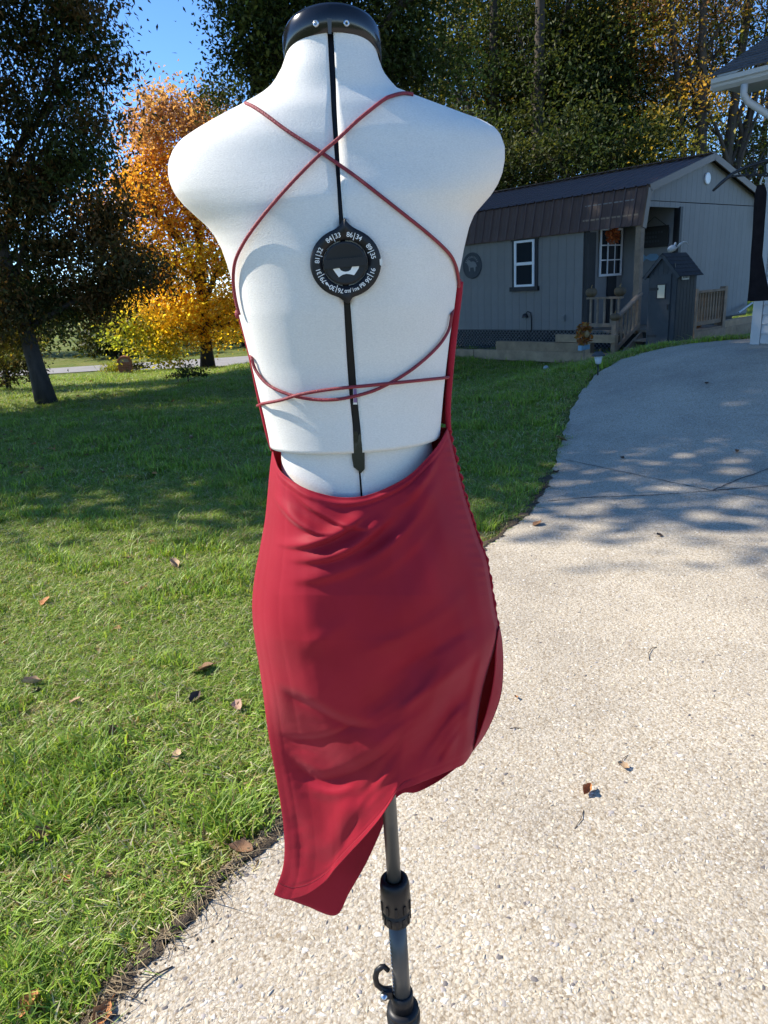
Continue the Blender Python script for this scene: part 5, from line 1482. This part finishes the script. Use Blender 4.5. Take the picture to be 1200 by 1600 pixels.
# ================================================================== red dress
def dress_mat():
    m, N, L, P, O = new_mat('red_jersey')
    tc = N.new('ShaderNodeTexCoord')
    nz = N.new('ShaderNodeTexNoise'); nz.inputs['Scale'].default_value = 14; nz.inputs['Detail'].default_value = 7
    L.new(tc.outputs['Object'], nz.inputs['Vector'])
    cr = N.new('ShaderNodeValToRGB'); e = cr.color_ramp.elements
    e[0].color = (.34, .011, .026, 1); e[1].color = (.39, .014, .032, 1); e[0].position = .3; e[1].position = .7
    L.new(nz.outputs[0], cr.inputs[0]); L.new(cr.outputs[0], P.inputs['Base Color'])
    P.inputs['Roughness'].default_value = .62; P.inputs['Sheen Weight'].default_value = .22; P.inputs['Sheen Roughness'].default_value = .4
    P.inputs['Sheen Tint'].default_value = (1, .45, .5, 1)
    P.inputs['Specular IOR Level'].default_value = .18
    mp = N.new('ShaderNodeMapping'); mp.inputs['Scale'].default_value = (1, 1, 1)
    n2 = N.new('ShaderNodeTexNoise'); n2.inputs['Scale'].default_value = 900; n2.inputs['Detail'].default_value = 2
    L.new(tc.outputs['Object'], n2.inputs['Vector'])
    n3 = N.new('ShaderNodeTexNoise'); n3.inputs['Scale'].default_value = 22; n3.inputs['Detail'].default_value = 3
    L.new(tc.outputs['Object'], n3.inputs['Vector'])
    b1 = N.new('ShaderNodeBump'); b1.inputs['Strength'].default_value = .25; b1.inputs['Distance'].default_value = .0006
    L.new(n2.outputs[0], b1.inputs['Height'])
    b2 = N.new('ShaderNodeBump'); b2.inputs['Strength'].default_value = .05; b2.inputs['Distance'].default_value = .008
    L.new(n3.outputs[0], b2.inputs['Height']); L.new(b1.outputs[0], b2.inputs['Normal']); L.new(b2.outputs[0], P.inputs['Normal'])
    t = N.new('ShaderNodeBsdfTranslucent'); t.inputs['Color'].default_value = (.42, .015, .03, 1)
    mx = N.new('ShaderNodeMixShader'); mx.inputs[0].default_value = .20
    L.new(P.outputs[0], mx.inputs[1]); L.new(t.outputs[0], mx.inputs[2]); L.new(mx.outputs[0], O.inputs['Surface'])
    return m
M['red'] = dress_mat()
M['redcord'] = mat('dark_red_cord', (.22, .016, .026), .6, .2, 60, bump=.3, bscale=500)
dress = empty('red_dress', FO, 0, 'dark red backless dress with crossed cords and slanted hem on the dress form', 'dress')
def build_d(mb, name, m='red', smooth=True, solid=0.0, parent=dress):
    mb.v = [tuple(Vector(p) - FO) for p in mb.v]
    o = mb.build(name, M[m], parent, smooth)
    if solid:
        s = o.modifiers.new('thickness', 'SOLIDIFY'); s.thickness = solid; s.offset = 0
    return o
def resample(pts, n):
    P = np.array(pts, float); d = np.concatenate([[0], np.cumsum(np.linalg.norm(np.diff(P, axis=0), axis=1))])
    # smooth (Catmull-Rom) through the points
    out = []
    for t in np.linspace(0, d[-1], n):
        i = min(max(np.searchsorted(d, t) - 1, 0), len(P) - 2)
        u = (t - d[i]) / max(d[i + 1] - d[i], 1e-9)
        p0 = P[max(i - 1, 0)]; p1 = P[i]; p2 = P[i + 1]; p3 = P[min(i + 2, len(P) - 1)]
        m1 = (p2 - p0) / 2; m2 = (p3 - p1) / 2
        out.append((2 * u ** 3 - 3 * u ** 2 + 1) * p1 + (u ** 3 - 2 * u ** 2 + u) * m1 + (-2 * u ** 3 + 3 * u ** 2) * p2 + (u ** 3 - u ** 2) * m2)
    return np.array(out)
TOP = [(426, 703), (430, 718), (436, 733), (448, 745), (473, 761), (501, 771), (532, 777), (568, 775), (602, 763), (637, 744), (665, 718), (686, 693), (700, 668)]
LSIDE = [(426, 703), (422, 735), (418, 780), (414, 816), (405, 865), (398, 903), (394.5, 948), (398, 993), (405, 1037), (411, 1079), (417, 1127), (424, 1172), (431, 1210), (439, 1257), (443.5, 1291), (445, 1330), (442, 1358), (435, 1379), (428, 1398)]
RSIDE = [(700, 668), (711, 714), (722, 760), (735, 803), (748, 842), (760, 873), (767, 910), (773, 948), (779, 980), (774, 1010), (763, 1045), (754, 1079), (748, 1116), (744, 1152), (737, 1178)]
HEM = [(428, 1398), (440, 1403), (454, 1405), (480, 1397), (507, 1378), (524, 1357), (545, 1334), (570, 1307), (594, 1278), (611, 1252), (624, 1236), (648, 1226), (678, 1214), (704, 1203), (724, 1194), (736, 1178)]
NS, NT = 220, 300
ths = np.linspace(-90, 90, NS); S_ = np.sin(np.radians(ths))
Tn = np.linspace(0, 1, NT)
top_c = resample(TOP, 400); hem_c = resample(HEM, 400); l_c = resample(LSIDE, NT); r_c = resample(RSIDE, NT)
sv = (S_ + 1) / 2
top_s = np.stack([np.interp(sv, np.linspace(0, 1, 400), top_c[:, k]) for k in (0, 1)], -1)
hem_s = np.stack([np.interp(sv, np.linspace(0, 1, 400), hem_c[:, k]) for k in (0, 1)], -1)
sS = sv[None, :, None]; tT = Tn[:, None, None]
coons = (1 - sS) * l_c[:, None, :] + sS * r_c[:, None, :] + (1 - tT) * top_s[None] + tT * hem_s[None] \
    - ((1 - sS) * (1 - tT) * l_c[0] + sS * (1 - tT) * r_c[0] + (1 - sS) * tT * l_c[-1] + sS * tT * r_c[-1])
PXg = coons                                             # (NT, NS, 2) picture points of the back panel
# depth of the cloth behind the body's side plane
py = PXg[:, :, 1]
bb = np.interp(py, [660, 720, 780, 850, 930, 1000, 1080, 1130, 1180, 1240, 1320, 1410], [.085, .088, .098, .110, .121, .122, .110, .102, .100, .100, .092, .080])
s2 = S_[None, :]
prof = np.sqrt(np.clip(1 - np.abs(s2) ** 2.0, 0, 1))
_ks = np.array([-1, -.96, -.9, -.8, -.7, -.6, -.5, -.4, -.25, 0, .25, .5, .7, .85, .95, 1.0]); _kv = np.array([0, .16, .32, .53, .70, .82, .895, .935, .965, .99, 1.0, .91, .75, .55, .32, 0])
_fs = np.linspace(-1, 1, 801); _fv = np.interp(_fs, _ks, _kv); _kn = np.exp(-np.linspace(-2.5, 2.5, 61) ** 2); _kn /= _kn.sum()
_sm = np.convolve(np.pad(_fv, 30, mode='edge'), _kn, 'valid')
_bl = np.clip((1 - np.abs(_fs)) / .12, 0, 1)
_fv = _fv * (1 - _bl) + _sm * _bl
p_up = np.interp(s2, _fs, _fv)
ss_ = np.clip((s2 + 1) / 1.45, 0, 1)                      # lower down the cloth slants: nearest on its right side
p_lo = np.where(s2 < .45, np.sin(math.pi / 2 * ss_) * .5 + ss_ * .5, np.cos(math.pi / 2 * np.clip((s2 - .45) / .55, 0, 1)) ** .6)
WL_LINE = [(385, 1052), (450, 1086), (545, 1134), (610, 1182), (665, 1235)]
def seg_dist(px, py, pts):
    """distance to a polyline, signed (left/right), and position along it"""
    best = np.full(px.shape, 1e9); sg = np.zeros(px.shape); al = np.zeros(px.shape)
    P = resample(pts, 24); L = np.concatenate([[0], np.cumsum(np.linalg.norm(np.diff(P, axis=0), axis=1))])
    for i in range(len(P) - 1):
        a, b = P[i], P[i + 1]; d = b - a; q = np.clip(((px - a[0]) * d[0] + (py - a[1]) * d[1]) / (d @ d + 1e-9), 0, 1)
        cx, cy = a[0] + q * d[0], a[1] + q * d[1]
        ds = np.hypot(px - cx, py - cy); m = ds < best
        cr = d[0] * (py - a[1]) - d[1] * (px - a[0])
        best = np.where(m, ds, best); sg = np.where(m, np.sign(cr), sg); al = np.where(m, (L[i] + q * np.hypot(*d)) / L[-1], al)
    return best, sg, al
_d, _s, _a = seg_dist(PXg[:, :, 0], py, WL_LINE)
wl = sstep(-6, 80, _d * _s)
depth = bb * (p_up * (1 - wl) + p_lo * wl * 1.12)
FOLDS = [  # points, half width (px) above and below, height (m, + towards the camera)
    ([(690, 720), (660, 790), (610, 850), (550, 890)], 15, 18, .0045),
    ([(672, 765), (634, 816), (585, 852), (540, 876)], 13, 16, -.0045),
    ([(700, 760), (690, 850), (650, 930), (580, 1000)], 28, 28, .0040),
    ([(735, 860), (715, 940), (660, 1010), (590, 1060)], 26, 28, -.0035),
    ([(677, 1019), (640, 1048), (600, 1085), (555, 1122)], 18, 20, -.0050),
    ([(730, 990), (695, 1060), (645, 1130), (605, 1185), (575, 1240)], 20, 22, .0065),
    ([(755, 1050), (715, 1090), (685, 1140), (640, 1205)], 15, 17, -.0055),
    ([(745, 1100), (718, 1130), (690, 1185)], 10, 12, .0045),
    ([(700, 1030), (650, 1090), (610, 1130)], 8, 9, .0022),
    ([(762, 1000), (748, 1050), (736, 1110), (728, 1180)], 8, 8, .0035),
    ([(775, 985), (720, 1040), (660, 1085), (600, 1125)], 9, 10, .0028),
    ([(765, 960), (700, 1000), (630, 1040), (570, 1070)], 11, 12, -.0026),
    ([(750, 900), (690, 960), (620, 1000), (540, 1030)], 12, 12, .0024),
    ([(740, 1090), (700, 1130), (655, 1195)], 6, 7, .0028),
    ([(728, 1120), (700, 1160), (672, 1205)], 5, 6, -.0026),
    ([(640, 1140), (600, 1200), (560, 1262)], 9, 9, -.0030),
    ([(620, 1190), (580, 1240), (545, 1300)], 8, 9, .0026),
    ([(600, 1215), (560, 1275), (530, 1335)], 7, 7, -.0020),
    ([(560, 960), (500, 1000), (450, 1020)], 14, 14, .0016),
    ([(470, 1225), (520, 1240), (570, 1222)], 8, 9, .0020),
    ([(560, 1235), (530, 1290), (515, 1350)], 15, 15, .0030),
    ([(455, 1260), (470, 1310), (470, 1370)], 10, 12, -.0020),
]
disp = np.zeros_like(depth)
px_ = PXg[:, :, 0]
def fade_of(al):
    f = np.clip(np.minimum(al, 1 - al) / .3, 0, 1); return f * f * (3 - 2 * f)
for pts, wu, wd, h in FOLDS:
    ds, sg, al = seg_dist(px_, py, pts)
    w = np.where(sg > 0, wd, wu)
    disp += h * np.exp(-(ds / w) ** 2) * fade_of(al)
# tucks: the cloth bulges above the line, falls in at it, and comes out again below (left to right, so + is below)
TUCKS = [([(425, 1068), (450, 1086), (495, 1110), (545, 1134), (600, 1140)], 9, 30, .0090),
         ([(428, 1148), (470, 1155), (515, 1150), (565, 1126)], 5, 18, .0040),
         ([(432, 1160), (465, 1198), (502, 1219), (552, 1206), (605, 1174), (650, 1120)], 10, 36, .0090)]
for pts, wu, wd, h in TUCKS:
    ds, sg, al = seg_dist(px_, py, pts)
    below = sg > 0
    disp += -h * np.where(below, np.exp(-ds / wd), np.exp(-(ds / wu) ** 2)) * fade_of(al)
# cowl folds below the neckline
topy = np.interp(px_, top_c[:, 0], top_c[:, 1])
dn_ = py - topy
COWL = [([(446, 752), (474, 784), (505, 804), (545, 822), (600, 826)], 13, 3.6, .0050), ([(420, 760), (442, 794), (466, 818), (500, 833), (534, 830)], 13, 3.4, .0072),
        ([(424, 848), (458, 853), (490, 849), (532, 832), (582, 796)], 12, 3.6, .0070), ([(440, 874), (490, 875), (527, 867), (570, 843), (622, 796)], 13, 4.5, .0070),
        ([(440, 904), (485, 904), (535, 893), (590, 866)], 18, 8, .0042), ([(610, 775), (640, 770), (672, 735), (692, 690)], 12, 6, .003), ([(436, 742), (470, 772), (520, 790), (570, 790)], 6, 3.5, .0020),
        ([(600, 800), (640, 780), (668, 745), (690, 700)], 8, 5, .0024), ([(560, 880), (610, 850), (655, 800), (690, 740)], 12, 7, .0028), ([(545, 915), (600, 890), (660, 835), (700, 770)], 14, 9, .0022)]
for pts, wu, wd, h in COWL:
    ds, sg, al = seg_dist(px_, py, pts)
    f = np.clip(np.minimum(al, 1 - al) / .42, 0, 1); f = f * f * (3 - 2 * f)
    disp += h * np.exp(-(ds / np.where(sg > 0, wd, wu)) ** 2) * f
disp += .0010 * np.exp(-((dn_ - 9) / 3.0) ** 2) - .0008 * np.exp(-((dn_ - 15) / 2.5) ** 2)
disp *= 1.6
# fine tension lines running from the right hip down to the lower left point
acr = px_ * .62 + py * .78
lowm = sstep(960, 1090, py) * np.exp(-((px_ - 620) / 110) ** 2)
pat = .5 + .5 * np.sin(px_ * .037 - py * .019) * np.sin(px_ * .013 + py * .027 + 1)
disp += .00040 * lowm * pat * np.sin(acr * .19 + 2.6 * np.sin(px_ * .017 + py * .011)) + .00018 * lowm * pat * np.sin(acr * .47 + 2.7 * np.sin(py * .021 - px_ * .008))
leftm = sstep(1060, 1110, py) * np.exp(-((px_ - 455) / 60) ** 2)
disp += .00032 * leftm * pat * np.sin(py * .16 + 1.9 * np.sin(px_ * .045 + py * .012) + px_ * .03) + .00020 * leftm * pat * np.sin(py * .41 + 2.4 * np.sin(px_ * .07))
# turned hem shows as a shallow step
tt_ = Tn[:, None]
disp += -.0007 * np.exp(-((tt_ - (1 - 10 / NT)) / .006) ** 2) * np.ones_like(disp)
# soft random unevenness of jersey
disp += .0012 * np.sin(px_ * .045 + py * .021) * np.sin(py * .033 - px_ * .017) + .0006 * np.sin(px_ * .11 - py * .06)
# gathers along the right seam
ruff = np.exp(-((1 - s2) / .10) ** 2) * np.clip((1000 - py) / 120, 0, 1)
disp += .0022 * np.sin(py * .42) * ruff
edge_f = sstep(0, .7, prof)
Yd = YC - depth - disp * edge_f
rows = [[CAMP + ray(PXg[i, j, 0], PXg[i, j, 1]) * Yd[i, j] for j in range(NS)] for i in range(NT)]
skirt_back = build_d(MB().grid(rows), 'skirt_back', solid=.0012)
# hem stitching
def stitch(curve, inset):
    mb = MB(); n = len(curve)
    return mb
stt = MB()
for j in range(6, 140):
    a = rows[NT - 10][j]; b = rows[NT - 10][j + 1]
    off = Vector((0, -.0012, .0002))
    L_ = (b - a).length
    m_ = max(1, int(L_ / .0045))
    for k in range(m_):
        p = a.lerp(b, k / m_) + off; q_ = a.lerp(b, (k + .55) / m_) + off
        stt.tube([p, q_], .00045, 4)
build_d(stt, 'hem_stitching', 'redcord', parent=skirt_back)
# front of the skirt: round the other side, hem a little lower on the left, slit at the right
FL_ = LSIDE
FR = [(700, 668), (711, 714), (722, 760), (735, 803), (748, 842), (760, 873), (767, 910), (773, 948), (780, 978), (784, 1000), (786, 1037), (783, 1082), (771, 1120), (756, 1150), (741, 1170)]
FHEM = [(428, 1398), (453, 1406), (480, 1416), (524, 1430), (545, 1396), (574, 1345), (586, 1312), (592, 1288), (606, 1262), (628, 1240), (650, 1238), (678, 1225), (705, 1206), (728, 1186), (741, 1170)]
FTOP = [(426, 703), (470, 690), (530, 685), (600, 675), (660, 668), (700, 668)]
fl = resample(FL_, 110); frr = resample(FR, 110); ft = resample(FTOP, 400); fh = resample(FHEM, 400)
NF = 170
thf = np.linspace(-90, 90, NF); SF = np.sin(np.radians(thf)); vf = (SF + 1) / 2
fts = np.stack([np.interp(vf, np.linspace(0, 1, 400), ft[:, k]) for k in (0, 1)], -1); fhs = np.stack([np.interp(vf, np.linspace(0, 1, 400), fh[:, k]) for k in (0, 1)], -1)
tt = np.linspace(0, 1, 110)[:, None, None]; sx_ = vf[None, :, None]
cf = (1 - sx_) * fl[:, None] + sx_ * frr[:, None] + (1 - tt) * fts[None] + tt * fhs[None] - ((1 - sx_) * (1 - tt) * fl[0] + sx_ * (1 - tt) * frr[0] + (1 - sx_) * tt * fl[-1] + sx_ * tt * frr[-1])
pf = np.sqrt(np.clip(1 - np.abs(SF) ** 2.2, 0, 1))[None, :]
fb = np.interp(cf[:, :, 1], [660, 780, 950, 1100, 1250, 1430], [.085, .095, .105, .095, .070, .030])
wv_ = .006 * np.sin(cf[:, :, 0] * .05) * np.clip((cf[:, :, 1] - 1000) / 200, 0, 1)
Yf = YC + (fb + wv_) * pf
rows_f = [[CAMP + ray(cf[i, j, 0], cf[i, j, 1]) * Yf[i, j] for j in range(NF)] for i in range(110)]
build_d(MB().grid(rows_f), 'skirt_front', solid=.0012)
# the front piece wraps a little way round the right side, beyond the slit
f_out = resample(FR[8:], 40); f_in = resample([(779, 984), (775, 1012), (773, 1045), (768, 1080), (760, 1112), (751, 1140), (742, 1166)], 40)
rows_s = []
for i in range(40):
    rows_s.append([at(f_out[i, 0] + (f_in[i, 0] - f_out[i, 0]) * q, f_out[i, 1] + (f_in[i, 1] - f_out[i, 1]) * q, YC + .004 - .030 * q ** .7 - .003 * math.sin(i * .2) * q) for q in np.linspace(0, 1, 9)])
build_d(MB().grid(rows_s), 'slit_panel', solid=.0012)
# bodice front: seen only as a rim at both sides of the form
BL = [(373, 486), (378, 499), (385, 524), (394, 560), (404, 608), (413, 650), (421, 682), (426, 703)]
BR = [(717, 436), (716, 462), (711, 500), (706, 550), (702, 600), (700, 640), (700, 668)]
bl_ = resample(BL, 40); br_ = resample(BR, 40)
rows_b = []
for i in range(40):
    A = at(bl_[i, 0] - 2.5, bl_[i, 1], YC + .004); Bp = at(br_[i, 0] + 2.5, br_[i, 1], YC + .004)
    row = []
    for k in range(40):
        th = math.pi * k / 39; s = (1 - math.cos(th)) / 2
        p = A.lerp(Bp, s); bz = front_b(p.z) + .008
        p.y = YC + .004 + bz * math.sin(th) ** .85
        row.append(p)
    rows_b.append(row)
build_d(MB().grid(rows_b), 'bodice_front', solid=.0016)
# side bands (facing folded over the edges)
def band(pts, w0, w1, dy, name='side_band'):
    P = resample(pts, 40); mb = MB()
    path = [at(x, y, YC - dy) for x, y in P]
    return build_d(mb.tube(path, [w0 + (w1 - w0) * k / 39 for k in range(40)], 8), name)
band([(373, 488), (377, 502), (384, 526), (393, 562), (403, 610), (412, 650), (420, 682), (427, 704)], .0030, .0036, .004)
band([(717, 440), (715, 465), (711, 500), (706, 550), (702, 600), (700, 640), (701, 672)], .0058, .0036, .006)
# gathered seam down the right side
gs = []
g_px = resample([(702, 672), (712, 714), (723, 760), (736, 803), (749, 842), (760, 873), (767, 908), (773, 946), (778, 978)], 160)
for k, (x, y) in enumerate(g_px):
    amp = 2.0 * math.exp(-(k / 160 - .28) ** 2 / .06)
    gs.append(at(x + amp * math.sin(k * .85) + .8 * math.sin(k * .37), y, YC - .004))
build_d(MB().tube(gs, [.0022 + .0007 * math.sin(k * .9) for k in range(160)], 7), 'gathered_seam')
# cords
RC = .0020
def cord(pts, pre=(), post=(), name='cord', lift=0.0, r=RC, n=90):
    P = resample(pts, n)
    path = [back_hit(x, y, r + .0006 + lift) for x, y in P]
    path = [Vector(p) for p in pre] + path + [Vector(p) for p in post]
    return build_d(MB().tube(path, r, 8), name, 'redcord')
shL = back_hit(384, 160.5, RC); shR = back_hit(646, 147.5, RC)
cord([(384, 161), (395, 166), (412, 177), (450, 205), (500, 237), (525, 254), (560, 279), (620, 326), (670, 366), (700, 394), (711, 412), (716, 432), (717, 448)],
     pre=[(shL.x + .01, YC + .08, shL.z - .05), (shL.x + .003, YC + .04, shL.z - .006)])
cord([(644, 147), (630, 145.5), (612, 150), (598, 157), (560, 187), (527, 218), (500, 241), (460, 281), (420, 326), (390, 365), (373, 394), (366, 415), (364.5, 440), (368, 468), (374, 492)],
     pre=[(shR.x - .01, YC + .08, shR.z - .05), (shR.x - .003, YC + .04, shR.z - .004)], lift=.0022)
cord([(393, 560), (401, 581), (420, 602), (450, 616), (480, 623), (512, 625), (545, 621), (590, 608), (640, 580), (680, 546), (700, 518), (706, 492)], pre=[at(389, 540, YC + .02), at(390.5, 550, YC + .004)], post=[at(709, 478, YC - .002), at(710, 465, YC + .02)], lift=.001)
cord([(409, 631), (440, 625), (470, 616), (520, 608), (580, 602), (640, 596), (698, 590)], pre=[at(402, 634, YC + .03), at(406, 632.5, YC + .008)], post=[at(702, 589, YC + .008), at(704, 588, YC + .03)], lift=.004)
# little loop ends
for (x, y) in ((373, 491), (716, 443)):
    p = at(x, y, YC - .004)
    build_d(MB().lathe([(.0, -.006), (.004, -.005), (.0052, 0), (.004, .005), (0, .006)], p, 12), 'loop', 'redcord')
# ================================================================== fallen leaves and twigs
def leaf_mesh(seed, curl):
    g = random.Random(seed)
    n = 7; rows = []
    for i in range(n):
        t = i / (n - 1); w = .5 * math.sin(math.pi * min(1, t * 1.02)) ** .8 * (1 - .35 * t) * (1 + .18 * math.sin(i * 2.7 + seed))
        row = []
        for k in range(5):
            s = (k - 2) / 2
            row.append((s * w * (1 - .25 * curl * abs(s)), t - .5, curl * (.28 * s * s * w * 2 + .22 * (t - .5) ** 2 * 2) + .03 * math.sin(seed + t * 9 + s * 3)))
        rows.append(row)
    mb = MB().grid(rows)
    mb.tube([(0, .5, rows[-1][2][2]), (.03, .62, .05), (.06, .75, .10)], .012, 4)
    return mb.mesh('fallen_leaf', True)
LM = {k: mat('dry_leaf_' + k, c, .7, .3, 9, .3, 60) for k, c in dict(brown=(.20, .10, .045), orange=(.42, .17, .05), tan=(.45, .30, .17), dark=(.07, .04, .025), pinkish=(.45, .27, .19)).items()}
LMESH = {}
for k in LM:
    for s in range(3):
        me = leaf_mesh(s * 7 + len(k), .5 + .5 * s); me.materials.append(LM[k]); LMESH[(k, s)] = me
def fallen(px, py, size_px, colr, label, group=None, lift=.03, shape=None):
    p = ground_hit(px, py, lift)
    o = link('fallen_leaf', LMESH[(colr, shape if shape is not None else random.randint(0, 2))])
    L = size_px * (p - CAMP).length / FPX
    o.location = p; o.scale = (L, L, L)
    o.rotation_euler = (random.uniform(-.35, .35), random.uniform(-.35, .35), random.random() * 6.28)
    return tag(o, label, 'leaf', group)
OND = DR_LIFT + .008
fallen(917, 1235, 24, 'orange', 'orange curled leaf alone on the sunny driveway', None, OND, 2)
fallen(974, 1197, 18, 'tan', 'pale split husk with fine twigs on the sunny driveway', None, OND, 1)
fallen(806, 1089, 10, 'orange', 'tiny orange leaf on the driveway right of the slit', None, OND, 1)
fallen(840, 818, 20, 'brown', 'brown leaf at the driveway edge in the shade', None, OND)
fallen(878, 686, 22, 'brown', 'brown leaf on the driveway edge beside the shaded lawn', None, OND)
fallen(868, 738, 16, 'dark', 'dark leaf on the driveway edge before the joint', None, OND)
fallen(1104, 599, 9, 'dark', 'small dark leaf far up the shaded driveway', None, OND)
fallen(1152, 706, 11, 'brown', 'brown leaf on the shaded driveway near the right edge', None, OND)
fallen(972, 716, 9, 'dark', 'small dark leaf in the middle of the shaded driveway', None, OND)
fallen(1030, 836, 12, 'dark', 'dark leaf on the shaded driveway below the joints', None, OND)
fallen(318, 1045, 40, 'brown', 'large brown leaf standing in the lawn beside the dress')
fallen(306, 1090, 26, 'dark', 'small dark curled leaf in the lawn below the large brown one')
fallen(372, 1103, 24, 'pinkish', 'pinkish leaf in the lawn close to the dress')
fallen(50, 1068, 26, 'tan', 'pale tan leaf in the lawn near the left edge')
fallen(118, 1094, 20, 'tan', 'small tan leaf right of the pale one at left')
fallen(272, 884, 26, 'tan', 'tan leaf in the bright lawn below the shade line')
fallen(70, 940, 20, 'orange', 'orange leaf in the bright lawn at left')
fallen(225, 920, 14, 'orange', 'small orange leaf in the bright lawn left of a dry one')
fallen(248, 924, 18, 'tan', 'dry tan leaf in the bright lawn right of a small orange one')
fallen(302, 912, 18, 'brown', 'brown leaf in the bright lawn nearest the shade patch')
fallen(376, 1328, 38, 'brown', 'large brown leaf lying at the lawn edge by the drive', lift=.02)
fallen(62, 1308, 34, 'brown', 'brown leaf sunk in the grass at lower left')
fallen(277, 1178, 20, 'tan', 'tan leaf in the lawn middle left of the skirt')
fallen(176, 1143, 22, 'brown', 'brown leaf in the lawn left of the skirt slit height')
fallen(48, 1570, 34, 'orange', 'orange leaf upright in the grass at the bottom left corner')
fallen(160, 1586, 34, 'orange', 'orange leaf on the lawn edge at the bottom of the picture', lift=.02)
for k in range(46):
    px = random.uniform(5, 430); py = random.uniform(830, 1420)
    if ground_hit(px, py).x > float(edge_x(ground_hit(px, py).y)) - .03: continue
    fallen(px, py, random.uniform(9, 16), random.choice(['brown', 'tan', 'orange', 'dark', 'pinkish']), 'small dry leaf fragment scattered in the sunny lawn', 'small leaf fragments in the sunny lawn', .02)
for k in range(80):
    px = random.uniform(0, 330); py = random.uniform(590, 740)
    if py < 620 and px > 200: continue
    fallen(px, py, random.uniform(5, 9), random.choice(['brown', 'tan', 'orange', 'brown']), 'fallen autumn leaf under the dark leaning tree', 'fallen leaves under the leaning tree', .03)
# twigs
M['twig'] = mat('twig_bark', (.07, .05, .035), .85, .3, 30)
M['dryblade'] = mat('dry_stalk', (.30, .22, .12), .8, .3, 30)
def twig(px_pts, r, label, m='twig', hump=.004):
    P = [ground_hit(x, y, DR_LIFT + r) for x, y in px_pts]
    for i in range(1, len(P) - 1): P[i].z += hump
    return tag(MB().tube(P, r, 6).build('twig', M[m], None, True), label, 'twig')
twig([(1015, 1032), (1013, 1022), (1018, 1014), (1026, 1011)], .0012, 'thin curved twig on the driveway right of the dress')
twig([(796, 1138), (805, 1138.5), (813, 1138)], .0015, 'short straight twig on the driveway beside the skirt')
twig([(898, 1295), (908, 1280), (912, 1266)], .0010, 'thin twig below the orange leaf on the driveway')
twig([(907, 1173), (922, 1181), (936, 1190)], .0008, 'hair thin stalk above the orange leaf', 'dryblade')
twig([(205, 1562), (225, 1540), (245, 1524), (270, 1510)], .0022, 'longest twig at the lawn edge in the lower left')
twig([(190, 1560), (200, 1535), (212, 1520)], .0014, 'short twig left of the longest one at the lawn edge')
twig([(967, 1196), (974, 1186), (981, 1180)], .0008, 'fine stalk of the split husk on the driveway')
# dry runners and roots spilling over the edge of the concrete
rn = MB()
for k in range(420):
    y0 = 1.12 + rng.random() * 1.6
    x0 = float(edge_x(y0)) - .03
    a = rng.normal(-.35, .8); L = .03 + .08 * rng.random() ** 2
    p = Vector((x0, y0, gz(x0, y0) + DR_LIFT + .012)); pts = [p]
    for q in range(4):
        a += rng.normal(0, .35); p = p + Vector((math.cos(a) * L / 4, math.sin(a) * L / 4, rng.normal(0, .004))); p.z = max(p.z, gz(p.x, p.y) + DR_LIFT + .003); pts.append(p)
    rn.tube(pts, [.0013, .0012, .001, .0008, .0004], 4)
tag(rn.build('dry_runners', M['dryblade']), 'dry grass runners spilling over the concrete edge', 'dry grass', kind='stuff')
